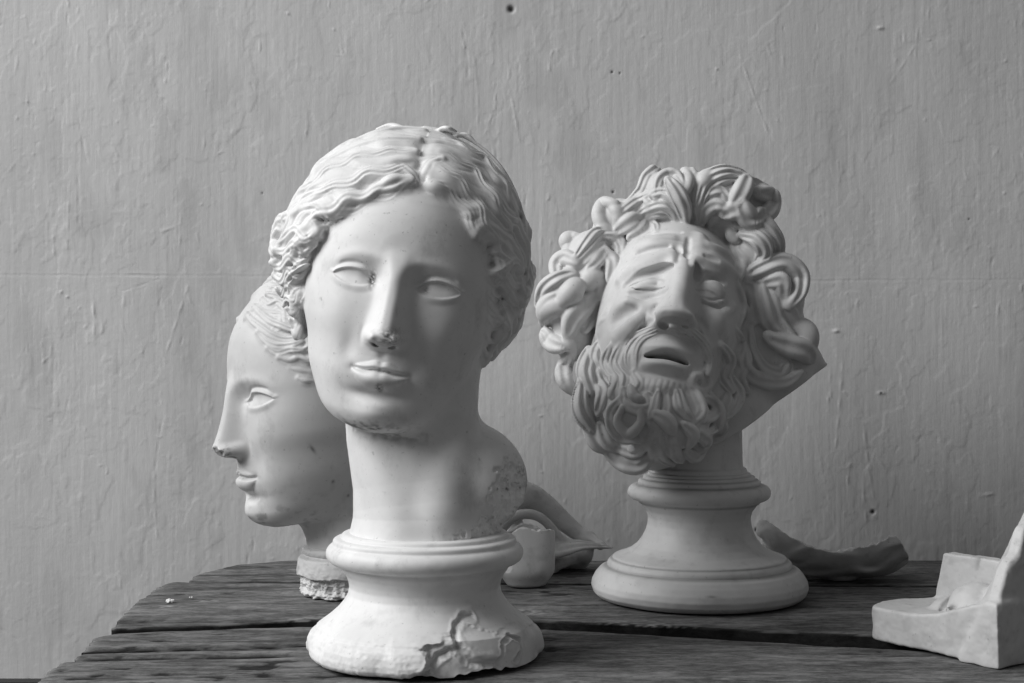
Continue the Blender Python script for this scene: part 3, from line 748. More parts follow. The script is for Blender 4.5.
BEARD_LOCKS = [
 ([(743,342),(746,360),(740,377),(748,393)], 5, 1), ([(735,330),(741,345),(738,362)], 5, 1), ([(720,345),(729,359),(724,376),(732,391)], 6, 2), ([(731,379),(737,394),(729,409),(721,417)], 7, 2),
 ([(708,371),(709,384),(701,391),(692,386),(693,377),(700,376),(701,382)], 4, 0), ([(688,384),(697,398),(701,412),(692,423)], 5, 1), ([(701,396),(712,402),(714,414),(703,421)], 5, 1), ([(708,394),(718,408),(717,424),(705,434)], 5.5, 1), ([(680,392),(683,408),(692,420)], 4.5, 1),
 ([(684,424),(693,434),(688,447)], 5, 1), ([(664,420),(659,438),(664,455),(673,464)], 6, 2), ([(671,438),(676,453),(682,461)], 5, 1), ([(656,414),(668,421),(673,432)], 6, 1), ([(699,430),(705,441),(697,453)], 5.5, 1), ([(686,449),(695,457),(704,448)], 5, 1),
 ([(600,343),(597,358),(606,372)], 6, 2), ([(589,350),(586,372),(592,392)], 7, 2), ([(581,384),(582,410),(592,430)], 7, 2), ([(600,372),(605,394),(599,414)], 6.5, 2), ([(612,346),(607,363),(616,379),(611,396)], 5.5, 2), ([(622,344),(616,362),(624,378),(619,396)], 5, 2),
 ([(621,398),(611,411),(613,428),(624,439),(642,440)], 4.2, 1), ([(622,408),(618,422),(629,433),(640,424),(641,411)], 4.2, 0), ([(623,389),(625,403),(638,410),(650,406),(647,394)], 4.2, 1), ([(630,386),(634,396),(642,399)], 3.5, 0), ([(634,372),(640,384),(636,392)], 4, 1),
 ([(600,424),(608,440),(620,449)], 6, 1), ([(605,448),(622,461),(640,465),(652,452)], 7, 1), ([(618,447),(634,451),(648,441)], 5.5, 1), ([(587,424),(597,441),(606,448)], 7, 1), ([(646,414),(655,428),(647,443)], 5, 1), ([(652,440),(655,452),(648,462)], 5, 1),
 ([(658,392),(655,408),(650,418)], 3.5, 1), ([(667,392),(667,408),(662,418)], 3.5, 1), ([(676,392),(678,406),(684,416)], 3.5, 1), ([(716,415),(722,428),(712,440)], 5, 1), ([(728,396),(724,412)], 5, 1),
]
TASH = [
 ([(663,327),(649,332),(635,341),(628,357),(631,376)], 5, 3), ([(658,333),(645,339),(638,350),(637,368)], 4, 2), ([(672,326),(690,331),(703,344),(710,361),(708,374)], 5, 3), ([(676,333),(690,337),(699,349),(701,364)], 4, 2), ([(628,350),(624,362),(630,374)], 3.5, 1), ([(697,350),(704,362),(700,374)], 3.5, 1),
]

# (line in the front view, width, lift, carve?, softness)
FACE_STROKES = [
 ([(620,279),(634,269),(652,261),(668,255),(680,253)], 6.5, -.18, 0, .8), ([(697,258),(708,261),(722,267),(736,275)], 6.0, -.18, 0, .8),
 ([(625,285),(638,277),(654,271),(668,267),(677,267)], 5.2, -.16, 1, .35), ([(696,267),(702,274),(712,277),(726,281)], 5.2, -.14, 1, .45), ([(694,266),(697,278)], 5.6, -.12, 1, .5),
 ([(630,291),(642,287),(655,284),(664,284)], 4.8, -.06, 0, .4), ([(702,290),(712,288),(722,292)], 6.5, -.22, 0, .5),
 ([(628,288),(643,290),(657,290),(666,287)], 1.3, .04, 1, .16), ([(630,296),(643,300),(657,297),(668,290)], 2.6, .08, 1, .5), ([(628,301),(644,306),(660,301)], 3.6, -.12, 0, .7),
 ([(701,283),(709,278),(719,281),(726,291)], 1.6, .05, 1, .2), ([(702,297),(712,300),(724,298)], 1.4, .04, 1, .2), ([(703,304),(716,308),(730,302)], 2.4, .06, 1, .4), ([(712,314),(724,314),(735,306)], 3.4, -.12, 0, .6),
 ([(684,254),(683,270),(680,288),(676,303)], 6.5, -.42, 0, .9), ([(689,238),(688,248),(686,258)], 2.4, .05, 1, .45), ([(700,237),(699,246),(696,253)], 4.6, -.62, 0, 1.0), ([(676,246),(680,252)], 2.6, .05, 1, .5),
 ([(640,247),(656,242),(672,240)], 5.0, -.28, 0, .9), ([(634,256),(650,250),(668,247)], 2.0, .06, 1, .5), ([(646,235),(662,232),(680,232)], 1.8, .06, 1, .5), ([(708,246),(722,252),(732,262)], 4.0, -.2, 0, .8), ([(706,256),(718,260)], 1.8, .06, 1, .5),
 ([(655,316),(645,325),(634,335),(627,345)], 3.6, .04, 1, .6), ([(652,308),(640,318),(628,328),(618,338)], 6.0, -.30, 0, 1.0), ([(633,311),(622,316),(612,322)], 5.0, .08, 1, 1.0), ([(606,316),(601,330)], 5, -.2, 0, 1.0),
 ([(697,318),(706,328),(714,342)], 3.0, .12, 1, .6), ([(706,312),(716,322),(724,336)], 5.5, -.25, 0, 1.0), ([(655,318),(652,312),(656,306)], 2.2, .06, 1, .4), ([(614,290),(609,300),(606,310)], 4.0, .15, 1, 1.0),
]

def build_bearded_bust(mat):
    h = .096 * QH
    V = Vol((-15.8, -13.5, -23.0), (18.6, 13.0, 15.5), h)
    X, Y, Z = V.co()
    R = np.array(Matrix.Rotation(math.radians(10.5), 3, 'Y') @ Matrix.Rotation(math.radians(-3), 3, 'Z') @ Matrix.Rotation(math.radians(-23), 3, 'X'))
    T = np.array([-3.4, -1.0, 28.3]); S = .97
    rx, ry = (699 - 512) / FPX * 148.0, 148.0
    def inv(P): return (np.asarray(P, float) - T) @ R / S
    def pc(px, py, y):                                           # picture position and depth (cm from the socle axis) -> head frame
        d = ry + y
        return inv([(px - 512) / FPX * d - rx, y, 26.5 - (py - 341.5) / FPX * d])
    f = V.new()
    V.ell(f, (0, .6, 3.2), (7.2, 9.3, 8.4), k=.1)
    head_form(V, f, MAL, p=2.3, relief=male_relief, k=.8)
    for s in (-1, 1):
        V.ell(f, (s * .98, -10.5, -5.05), (.50, .75, .30), k=.12, rot=rot_to('Z', s * 18), sub=True)
    # brows, lids, folds and furrows laid on by hand
    tr0, _ = tracer(V, f, inv, rx, ry)
    for pts, rp, li, sub, kk in FACE_STROKES:
        P = tr0(pts, li); m = np.linspace(0, 1, len(P))
        V.tube(f, P, rp * .096 * (.35 + .65 * np.sin(np.pi * np.clip(m * .8 + .1, 0, 1))), k=kk, sub=bool(sub))
    # mouth cavity
    def mouth(x, y, z):
        m = np.abs(x) / 2.25
        return np.maximum((np.abs(z + 7.62 - .10 * np.cos(x * 1.4)) - .45 * np.sqrt(np.clip(1 - m * m, 0, 1))) * .9, np.maximum(np.abs(x) - 2.25, y + 6.5)).astype(F32)
    V.apply(f, mouth, (-2.6, -12, -8.6), (2.6, -6.2, -6.8), k=.16, sub=True)
    # neck and its cut underside
    n = V.new()
    V.tube(n, [pc(680, 345, 4), pc(712, 385, 2), pc(722, 420, .5), pc(725, 450, 0)], [6.6, 6.4, 5.6, 5.3], k=.1)
    V.tube(n, [pc(712, 330, 4), pc(750, 358, 3), pc(775, 372, 2.5)], [7.0, 5.4, 4.2], k=1.6)
    V.tube(n, [pc(770, 340, 3), pc(822, 369, 2)], [5.0, .8], k=1.2)
    V.tube(n, [pc(640, 380, -3), pc(668, 430, -3), pc(690, 455, -1)], [5.0, 4.6, 3.6], k=1.5)
    # two cutting planes given by their trace in the picture
    def plane(a, b, tilt):
        A, B = pc(*a), pc(*b); C_ = pc(a[0], a[1] - tilt, a[2] + 12)
        m = np.cross(B - A, C_ - A); m /= np.linalg.norm(m)
        if (m @ (pc(a[0], a[1] + 40, a[2]) - A)) < 0: m = -m
        return ((X - A[0]) * m[0] + (Y - A[1]) * m[1] + (Z - A[2]) * m[2]).astype(F32)
    cut = smax(plane((745, 427, -2), (822, 371, 0), 10), plane((650, 474, -4), (745, 429, -3), 20) * 1.0, .5)
    n = smax(n, cut, .25)
    f = smin(f, n, .9); f = smax(f, cut, .2); del n
    # bulk of hair and beard
    g = V.new()
    B = [((0, 2.0, 3.6), (8.6, 9.6, 8.6)), (pc(672, 205, 1), (4.2, 5, 3.4)), (pc(722, 207, 2), (5.0, 5.5, 4.2)), (pc(620, 225, 1.5), (3.0, 4.0, 2.6)), (pc(590, 262, 1), (2.9, 4.2, 3.4)),
         (pc(568, 300, 1), (3.0, 4.0, 3.4)), (pc(574, 335, 1.0), (2.2, 3.5, 3.0)), (pc(752, 250, 2.5), (3.0, 5.5, 4.0)), (pc(768, 300, 3), (4.0, 5.5, 5.0)), (pc(778, 345, 3), (4.2, 5.0, 3.6)),
         ((0, 8.5, -2), (7.5, 5.0, 8.0))]
    for c, r in B: V.ell(g, c, r, k=1.2)
    # the face stays clear of the bulk
    hx = spl([-12, -8.0, -6.6, -5.0, -3.0, -1.0, 1, 3, 5.0, 6.6, 8.0, 12], [-1, 0, 3.0, 5.0, 6.2, 6.9, 6.9, 6.2, 5.0, 3.0, 0, -1], V.x)[:, None, None]
    win = smax((Z - hx) * .75, (np.abs(X) - 7.15), 1.5)
    g = smax(g, -np.maximum(win, Y + 2.2 + .0 * Z).astype(F32), 1.0)
    b = V.new()
    for c, r in (((0, -5.2, -12.2), (5.6, 3.5, 4.0)), (pc(598, 385, -4.5), (2.5, 3.2, 4.8)), (pc(612, 425, -5), (2.8, 3.2, 3.0)), (pc(640, 440, -6.0), (3.0, 2.9, 2.9)), (pc(675, 430, -6), (3.4, 3.0, 3.4)), (pc(708, 400, -5), (3.0, 3.2, 3.6)), (pc(728, 375, -3.0), (2.4, 3.2, 3.6))):
        V.ell(b, c, r, k=1.2)
    base = np.minimum(np.minimum(f, g), b)
    tr, _ = tracer(V, base, inv, rx, ry)
    view = (np.array([0, -1.0, 0]) @ R)
    rnd = random.Random(9)
    def locks(L, dst, k, grow=1.0, lift=.3, rd=.20, lift_j=.8):
        for i, (pts, rp, rg) in enumerate(L):
            r = rp * .098 * grow
            P = tr(pts, r * lift + r * lift_j * ((i * 7) % 5 - 2) * .25, 12)
            m = np.linspace(0, 1, len(P))
            rad = r * (.22 + .78 * np.sin(np.pi * np.clip(m * .9 + .06, 0, 1)) ** .7)
            if rg or i % 3: V.tube(dst, P, rad * 1.1, k=k, ridges=rg * .9 + .9, rdep=rd * .62 * r / .6, nrm=view, flat=.8, phase=i * 1.3, twist=.5)
            else: V.tube(dst, P, rad * 1.05, k=k)
    g += .12; b += .15                                            # the locks stand proud of the bulk
    locks(HAIR_LOCKS, g, .28, grow=1.6)
    # less worked curls over the crown, sides and back, out of the front view
    for i in range(120):
        u = rnd.uniform(0, 2 * math.pi); v = rnd.uniform(-.15, 1.0)
        c = np.array([math.cos(u) * math.sqrt(max(0, 1 - v * v)), math.sin(u) * math.sqrt(max(0, 1 - v * v)), v])
        if c[1] < -.05 or (c[1] < .25 and v > .4): continue
        p = np.array([0, 2.0, 3.0]) + c * np.array([8.8, 9.8, 9.0]); tdir = np.cross(c, [rnd.uniform(-1, 1), rnd.uniform(-1, 1), rnd.uniform(-1, 1)]); tdir /= np.linalg.norm(tdir)
        bdir = np.cross(c, tdir); rr = rnd.uniform(.9, 1.5); P = []
        for j in range(14):
            a = j / 13 * math.pi * 1.5
            P.append(p + (tdir * math.cos(a) + bdir * math.sin(a)) * rr * (1 - .35 * j / 13) * 1.1 + c * .1)
        V.tube(g, P, np.array([.62] * 10 + [.5, .42, .34, .25]), k=.2, ridges=2.5, rdep=.12, nrm=c)
    locks(BEARD_LOCKS, b, .2, grow=1.45, lift=.2)
    tr, _ = tracer(V, np.minimum(f, b), inv, rx, ry)
    locks(TASH, b, .2, grow=1.2, lift=.15)
    # shallow strands on the chin and at the cheek edge
    ii = np.flatnonzero(np.abs(f.ravel()) < .6); a_, b_, c_ = np.unravel_index(ii, f.shape)
    x, y, z = V.x[a_], V.y[b_], V.z[c_]; del a_, b_, c_
    m = sst(-9.5, -10.4, z) * (y < -4) * (1 - sst(2.6, 3.6, np.abs(x)))
    m2 = sst(4.4, 5.8, np.abs(x)) * sst(-2.5, -5.5, z) * (y < -1)
    d = m * (.07 * np.abs(np.sin(x * 5.2 + .5 * np.sin(z * 1.5))) - .05) + m2 * (.22 * np.abs(np.sin(x * 2.6 + 1.3 * np.sin(z * 1.1) + y)) - .11)
    f.ravel()[ii] -= d.astype(F32)
    del x, y, z, ii
    hb = smin(g, b, .14)
    hb = smax(hb, cut - .6, .2)
    V_, Q, N = V.mesh(smin(f, hb, .22))
    V_, Q, N = keep_big(V_, Q, N, 800)
    lf, lg, lb = V.sample(f, V_), V.sample(g, V_), V.sample(b, V_)
    ishair = (np.minimum(lg, lb) - lf)[Q].mean(1) < 0
    isb = (lb - lg)[Q].mean(1) < 0
    def dark_marks(P):
        x, y, z = P.T
        n1 = fbm(x * 1.2, y * 1.2, z * 1.2, 3, 4)
        s = .05 * sst(.2, 1.0, n1)
        s = s + 1.0 * (np.abs(x) < 2.0) * sst(-8.1, -7.9, z) * sst(-7.15, -7.35, z) * sst(-8.1, -7.2, y) * (y < -5.8) * sst(-9.4, -8.9, y)  # mouth opening painted dark: its shade is put into the colour
        return np.clip(s, 0, 1)
    root = empty('plaster_bust', (rx * .01, 1.48, 0), 'plaster bust of a bearded man with thick curls and open mouth, on a round socle', 'bust')
    def put(name, q, parent):
        v, qq, nn2 = compact(V_, q, N)
        return mesh_obj(name, (v * S @ R.T + T) * .01, qq, mat, parent, nn2 @ R.T, {'stain_shade': dark_marks(v)})
    hd = put('head', Q[~ishair], root)
    put('hair', Q[ishair & ~isb], hd)
    put('beard', Q[ishair & isb], hd)
    # the post between head and socle
    lathe('post', [(.01, 18.5), (4.4, 18.5), (4.45, 16), (4.5, 14), (4.55, 13.5), (4.85, 13.4), (4.95, 13.2), (4.95, 12.95), (5.3, 12.9), (5.35, 12.6), (.01, 12.6)], 200, mat, root)
    return root
# ------------------------------------------------------------------ the head seen in profile
PROFILE_HAIR = [
 ([(262,299),(269,306),(279,303),(289,311),(302,308)], 4.5, 2), ([(254,306),(262,314),(271,321),(281,325),(292,329),(304,326)], 4.5, 2), ([(247,314),(253,321),(262,328),(272,335),(285,339),(302,337)], 4.5, 2),
 ([(258,332),(266,341),(277,346),(290,345),(302,342)], 4, 2), ([(268,348),(278,353),(290,350),(303,350)], 4, 2), ([(279,357),(290,360),(300,357),(309,361)], 3.8, 1), ([(291,368),(300,370),(310,372)], 3.5, 1), ([(299,378),(306,381),(314,381)], 3.2, 1),
 ([(267,294),(276,296),(286,301),(299,299)], 4.5, 2), ([(250,311),(256,309),(262,305)], 3.5, 1), ([(272,288),(284,290),(298,289)], 4.5, 2),
]

def build_profile_bust(mat):
    h = .095 * QH
    V = Vol((-10.5, -12.8, -20.0), (10.5, 12.5, 14.0), h)
    X, Y, Z = V.co()
    R = np.array(Matrix.Rotation(math.radians(-2), 3, 'Y') @ Matrix.Rotation(math.radians(-60), 3, 'Z') @ Matrix.Rotation(math.radians(5), 3, 'X'))
    S = 1.10
    # socle axis at picture x 345, depth 1.56
    ry = 150.0; rx = (346 - 512) / FPX * ry
    def bf(px, py, y): 
        d = ry + y
        return np.array([(px - 512) / FPX * d - rx, y, 26.5 - (py - 341.5) / FPX * d])
    T = bf(326, 388, 0)
    def inv(P): return (np.asarray(P, float) - T) @ R / S
    f = V.new()
    V.ell(f, (0, .6, 3.2), (7.2, 9.4, 8.6), k=.1)
    head_form(V, f, [(a, b * .93, c, d, e) for a, b, c, d, e in FEM], p=2.3, relief=lambda x, z: face_relief(x, z, .62), k=.8)
    for s in (-1, 1): V.ell(f, (s * .72, -10.35, -4.98), (.34, .62, .27), k=.12, rot=rot_to('Z', s * 18), sub=True)
    # the tip of the nose is knocked off
    c0 = np.array([0, -11.2, -4.5])
    sl = V.box(c0 - 2.2, c0 + 2.2); x, y, z = V.co(sl)
    pl = (-(y + 11.15) * .80 - (z + 4.62) * .60 + .14 * fbm(x * 1.8, y * 1.8, z * 1.8, 4, 3))
    f[sl] = smax(f[sl], pl.astype(F32), .1)
    n = V.new()
    V.tube(n, inv([bf(322, 440, 1), bf(338, 490, .5), bf(348, 530, 0), bf(350, 575, 0)]), [5.6, 4.6, 4.0, 4.0], k=.1)
    f = smin(f, n, 1.0); del n
    zb = 5.0
    dn = np.array([0, 0, -1.0]) @ R; cc = inv([(0, 0, zb)])[0]
    f = np.maximum(f, ((X - cc[0]) * dn[0] + (Y - cc[1]) * dn[1] + (Z - cc[2]) * dn[2]).astype(F32))
    ear(V, f, 1, (7.2, 1.0, -1.6), s=.95); ear(V, f, -1, (-7.2, 1.0, -1.6), s=.95)
    g = V.new()
    V.ell(g, (0, 1.6, 3.4), (8.7, 9.6, 9.2), k=.1)
    V.ell(g, (0, 10.0, 1.0), (3.6, 3.2, 4.0), k=1.5)
    g = smax(g, (-(Z + 3.0) - .10 * (Y - 1)).astype(F32), 1.0)
    # hairline: high over the brow, slanting down behind the temple
    hl = (Z - (6.6 - .075 * X * X - .0 * Y)) * .7
    hl = smax(hl, (-(Y + 1.2) - .55 * (Z - 1.0)) * -.6 * 0 - 9 + 0 * Y, .1)
    side = (Y - (-6.9 + (7.0 - Z) * .60))                       # behind this slant there is hair at the sides
    keep = np.maximum(np.minimum(-hl, -side), -3)                      # >0 where the face is bare
    g = smax(g, keep.astype(F32), 1.0)
    ii = np.flatnonzero(np.abs(g.ravel()) < 1.0); a, b, c = np.unravel_index(ii, g.shape)
    x, y, z = V.x[a], V.y[b], V.z[c]; del a, b, c
    nz = vnoise(x * .25, y * .25, z * .25, 12)
    th = np.arctan2(np.sqrt(x * x + (z - 3.4) ** 2), -(y - 1.6)); aph = np.abs(np.arctan2(x, z - 3.4))
    v = th - .75 * (aph / 1.57) ** 2 + .08 * np.sin(aph * 11 + 3 * nz + 4 * th) + .06 * nz
    d = .34 * (np.abs(np.sin(v * 10 + nz)) ** .7 - .65) + .18 * (np.abs(np.sin(v * 27 + 2 * nz)) ** .8 - .6) + .14 * np.sin(aph * 11 + 3 * nz + 4 * th + 1)
    g.ravel()[ii] -= d.astype(F32); del x, y, z, ii, v, d, th, aph
    rnd = random.Random(14)
    for s in (-1, 1):
        for i in range(13):
            z0 = 7.4 - i * .78; pq = rnd.uniform(0, 6); fq = rnd.uniform(14, 19); P = []; r = []
            y0 = -6.9 + (7.0 - z0) * .60
            for j in range(20):
                t = j / 19
                yy = y0 - .3 + (9.0 - y0 * .4) * t; zz = z0 + .38 * math.sin(t * fq + pq) * min(1, t * 4 + .4) - 2.6 * t * t + .6 * t
                u = max(.03, 1 - ((yy - 1.6) / 9.6) ** 2 - ((zz - 3.4) / 9.2) ** 2)
                P.append((s * (8.7 * math.sqrt(u) + .05 - .55 * (1 - min(1, t * 4))), yy, zz)); r.append((.30 + .16 * min(1, t * 4)) * (1 + .18 * math.sin(j * 1.2 + i)))
            V.tube(g, P, r, k=.2, ridges=2, rdep=.10, nrm=(s, 0, 0))
    tr, _ = tracer(V, np.minimum(f, g), inv, rx, ry)
    vw = (np.array([0, -1.0, 0]) @ R)
    for pts, rp, rg in PROFILE_HAIR:
        P = tr(pts, rp * .02); m = np.linspace(0, 1, len(P))
        V.tube(g, P, rp * .10 * (.35 + .65 * np.sin(np.pi * np.clip(m * .8 + .12, 0, 1))), k=.2, ridges=rg, rdep=.10, nrm=vw, flat=.8, phase=pts[0][0] * .3)
    V_, Q, N = V.mesh(smin(f, g, .3)); V_, Q, N = keep_big(V_, Q, N, 800)
    hq = (V.sample(g, V_) - V.sample(f, V_))[Q].mean(1) < 0
    def dark_marks(P):
        x, y, z = P.T; n1 = fbm(x * 1.4, y * 1.4, z * 1.4, 33, 4); n2 = vnoise(x * 6, y * 6, z * 6, 9)
        s = .42 * np.exp(-((z + 11.2) / 1.3) ** 2) * sst(-.1, .9, n1) * (y < -3)
        s += .9 * sst(-.1, .6, n1 + n2) * np.exp(-((y + 11.0) / .45) ** 2 - ((z + 4.6) / .7) ** 2)
        s += .12 * sst(.0, 1.0, n1) * sst(-4, -8, z)
        ins = inv([bf(300, 442, -9)])[0]
        for (a, b, r, q) in ((-4.6, -4.9, .16, .4), (-2.8, -8.2, .16, .16), (-1.2, -5.5, .12, .12), (-1.0, -9.9, .14, .14)):
            s += .8 * np.exp(-((y - a + .5 * (z - b) * (q > .3)) / r) ** 2 - ((z - b) / q) ** 2) * (x > 3)
        return np.clip(s, 0, 1)
    root = empty('plaster_bust', (rx * .01, ry * .01, 0), 'plaster bust in left profile with a chipped nose, partly hidden by the largest bust', 'bust')
    def put(name, q, parent):
        v, qq, nn2 = compact(V_, q, N)
        return mesh_obj(name, (v * S @ R.T + T) * .01, qq, mat, parent, nn2 @ R.T, {'stain_shade': dark_marks(v)})
    hd = put('head', Q[~hq], root); put('hair', Q[hq], hd)
    def disp(R_, A, Z_):
        x, y = R_ * np.cos(A), R_ * np.sin(A)
        n1 = fbm(x * .7, y * .7, Z_ * .9, 91, 4); n2 = fbm(x * 2.2, y * 2.2, Z_ * 2.2, 93, 3)
        low = sst(2.15, 1.95, Z_ + .15 * n1) * (R_ > 2)
        dr = -low * (.35 + .55 * np.abs(n1) + .22 * n2) + low * .5 * sst(.9, .3, Z_)
        return R_ + dr * (R_ > 2) + .04 * n2 * (R_ > 2), Z_
    lathe('socle', [(.01, 5.35), (3.9, 5.35), (4.1, 5.25), (4.15, 5.05)] + torus_pts(4.15, 4.6, .45, 75, -75, 9, .42) + [(4.3, 4.1), (4.5, 4.0), (4.95, 3.9), (5.05, 3.6), (5.15, 2.6), (5.15, 1.6), (5.05, 1.0), (4.85, .4), (4.5, 0), (.01, 0)], 360, mat, root, disp,
          lambda V: np.clip(.35 * sst(.2, .9, fbm(V[:, 0] * .8, V[:, 1] * .8, V[:, 2], 5, 4)), 0, 1))
    return root
# ------------------------------------------------------------------ broken pieces lying on the table
def finish_vol(V, f, name, mat, loc, ang, label, cat, stain_shade=.2, seed=1, minv=60):
    """mesh a small clay volume (cm) and stand it on the table at loc, turned by ang"""
    v, q, n = V.mesh(f); v, q, n = keep_big(v, q, n, minv)
    n1 = fbm(v[:, 0] * .9, v[:, 1] * .9, v[:, 2] * .9, seed, 4)
    o = mesh_obj(name, v * .01, q, mat, None, n, {'stain_shade': np.clip(stain_shade * sst(.1, 1.0, n1), 0, 1)})
    o.location = loc; o.rotation_euler = (0, 0, ang)
    return tag(o, label, cat)

def crumble(f, V, amp, fr, seed, band=.5):
    ii = np.flatnonzero(np.abs(f.ravel()) < band); a, b, c = np.unravel_index(ii, f.shape)
    f.ravel()[ii] += (amp * fbm(V.x[a] * fr, V.y[b] * fr, V.z[c] * fr, seed, 3)).astype(F32)

def build_corner_piece(mat):
    V = Vol((-.8, -.8, -.6), (15.2, 10.6, 17.5), .09 * QH); X, Y, Z = V.co()
    f = V.new()
    # slab with a rounded far end; X runs along the front face, Y backwards
    top = 3.0 + 2.0 * sst(11.5, 0, X) ** 1.4 - .25 * np.exp(-((X - 6) / 2.5) ** 2) - .35 * sst(1, 5, Y) * sst(9, 4, X)
    end = (X - 14.0 + .075 * (Y - 3.6) ** 2)
    side = smax(smax(smax(end, -Y - .05 * Z, 1.3), Y - 8.6, .8), -X, .15)
    sl = smax(smax(Z - top, -Z, .15), side, .35)
    f = smin(f, (sl * .9).astype(F32), .1)
    # upright plate at the back
    pl = smax(smax(np.abs(Y - 8.7 - .02 * Z) - .75, X - 12.3 + .20 * (Z - 2), .2), smax(Z - 7.2, -Z, .2), .25); pl = smax(pl, -X, .2)
    f = smin(f, pl.astype(F32), .35)
    # the high lobed mass against the flat side (X = 0)
    prof = spl([-.8, 0, .8, 1.8, 2.9, 4.0, 5.0, 6.2, 7.4, 9.5], [4.4, 4.9, 6.7, 8.2, 8.9, 10.9, 11.3, 13.3, 13.9, 13.8], V.y)[None, :, None]
    ms = smax((Z - prof + 2.0 * np.maximum(X - 1.0, 0) + .5 * np.maximum(X - 3.0, 0) ** 2) * .45, smax(-X, smax(-Y - .05 * Z, Y - 9.2, .3), .12), .4)
    f = smin(f, smax(ms, -Z, .1).astype(F32), .8)
    V.ell(f, (5.4, 4.6, 3.9), (2.0, 2.6, 1.75), k=1.0, rot=rot_to('Y', 25))
    V.ell(f, (7.7, 5.2, 3.2), (1.9, 2.4, 1.0), k=.7)
    V.tube(f, [(3.9, 1.2, 5.2), (4.0, 2.6, 5.6), (4.1, 4.6, 6.4), (3.8, 6.4, 7.5)], .34, k=.35, sub=True)
    V.tube(f, [(7.2, 2.2, 3.3), (7.5, 4.2, 4.0), (7.6, 6.4, 4.6)], .30, k=.3, sub=True)
    V.tube(f, [(5.3, 1.4, 4.0), (6.2, 2.3, 3.3), (7.3, 2.8, 3.0)], .28, k=.3, sub=True)
    crumble(f, V, .05, .9, 3)
    # local X must point to the far left, Y to the back right: a left-handed pair, so mirror through a negative X
    v, q, n = V.mesh(f); v, q, n = keep_big(v, q, n, 60)
    v[:, 0] *= -1; n[:, 0] *= -1; q = q[:, ::-1]
    n1 = fbm(v[:, 0] * .9, v[:, 1] * .9, v[:, 2] * .9, 5, 4)
    st = .14 * sst(.1, 1, n1) + .7 * np.exp(-((v[:, 0] + 7.4) / .35) ** 2 - ((v[:, 1] - 7.0) / 1.4) ** 2) * sst(0, .5, n1)
    o = mesh_obj('plaster_relief_block', v * .01, q, mat, None, n, {'stain_shade': np.clip(st, 0, 1)})
    o.location = (.396, 1.159, 0); o.rotation_euler = (0, 0, math.atan2(.6, .8) + 0)
    # local -X -> (-.8? ) : rotate so that -X points along (-.6, .8)
    o.rotation_euler = (0, 0, math.atan2(-.8, .6))
    return tag(o, 'white plaster cast block with low slab and lobed upright relief at the right edge', 'plaster cast')

def build_shell(mat):
    # curved drapery shard behind the bearded bust's socle
    V = Vol((-10, -5.5, -.3), (9.8, 5.6, 8.2), .09 * QH); X, Y, Z = V.co()
    c = (0, 0, 5.4)
    wq = vnoise(X * .35, Y * .35, Z * .35, 44)
    warp = .24 * np.sin(Z * 1.9 + .55 * X + 3.0 * wq) + .14 * np.sin(Z * 3.6 - .8 * X + 4 * wq) + .12 * vnoise(X * .5, Y * .5, Z * .8, 3)
    def e(rx, ry, rz):
        k0 = np.sqrt((X / rx) ** 2 + (Y / ry) ** 2 + ((Z - c[2]) / rz) ** 2)
        return (k0 - 1) * min(rx, ry, rz)
    f = np.maximum(e(9.2, 5.0, 5.4) + warp * .5, -e(8.6, 4.3, 4.75) - .0)
    rim = spl([-10, -8.6, -7.0, -5.0, -3.0, -1.0, 1.5, 3.6, 5.2, 6.0, 7.2, 9.0], [7.8, 6.9, 5.8, 4.7, 4.0, 3.7, 4.2, 4.8, 5.4, 4.6, 2.6, 1.0], V.x)[:, None, None]
    rimb = spl([-10, -8.6, -5, -1, 3, 6, 9], [7.8, 7.2, 5.6, 4.7, 5.2, 5.2, 2.0], V.x)[:, None, None]
    rr = rim + (rimb - rim - 2.2) * sst(-2, 2, Y) + .14 * vnoise(X * 2.2, Y * 2.2, 0, 7)
    f = smax(f, ((Z - rr) * .8).astype(F32), .08)
    f = np.maximum(f, .02 - Z).astype(F32)
    return finish_vol(V, f, 'plaster_shard', mat, at(841, 0, 1.585) * (1, 1, 0), math.radians(-6), 'long curved plaster shard with rippled folds between the bearded bust and the block', 'plaster fragment', .25, 8)

def build_stub(mat):
    V = Vol((-4.3, -3.8, -.2), (4.0, 3.8, 8.8), .07 * QH); X, Y, Z = V.co()
    def ro(a, zc, h, p=2.6):
        r = (np.abs(X / a) ** p + np.abs(Y / (a * .85)) ** p) ** (1 / p)
        lo = sst(2.6, 0, Z)
        return (r - 1 + .30 * lo ** 2) * a * .85
    f = ro(3.1, 0, 0); inner = ro(2.45, 0, 0)
    f = smax(f, -np.maximum(inner, 2.2 - Z), .1)
    a = np.degrees(np.arctan2(Y, X))
    jag = 5.9 + .9 * vnoise(a * .013, 0, 0, 4) + .55 * np.exp(-((a + 25) / 14) ** 2) + .55 * np.exp(-((a + 120) / 16) ** 2) - .5 * np.exp(-((a + 75) / 18) ** 2) + .15 * vnoise(X * 3, Y * 3, 0, 2)
    f = smax(f, (Z - jag) * .7, .05); f = smax(f, -Z, .5).astype(F32)
    V.ell(f, (-2.7, -2.0, 2.7), (.8, .7, 1.0), k=.1, sub=True)
    return finish_vol(V, f, 'plaster_stub', mat, at(526, 0, 1.545) * (1, 1, 0), math.radians(12), 'hollow grey plaster stump with a jagged broken rim, right behind the chipped socle', 'plaster fragment', .2, 12)

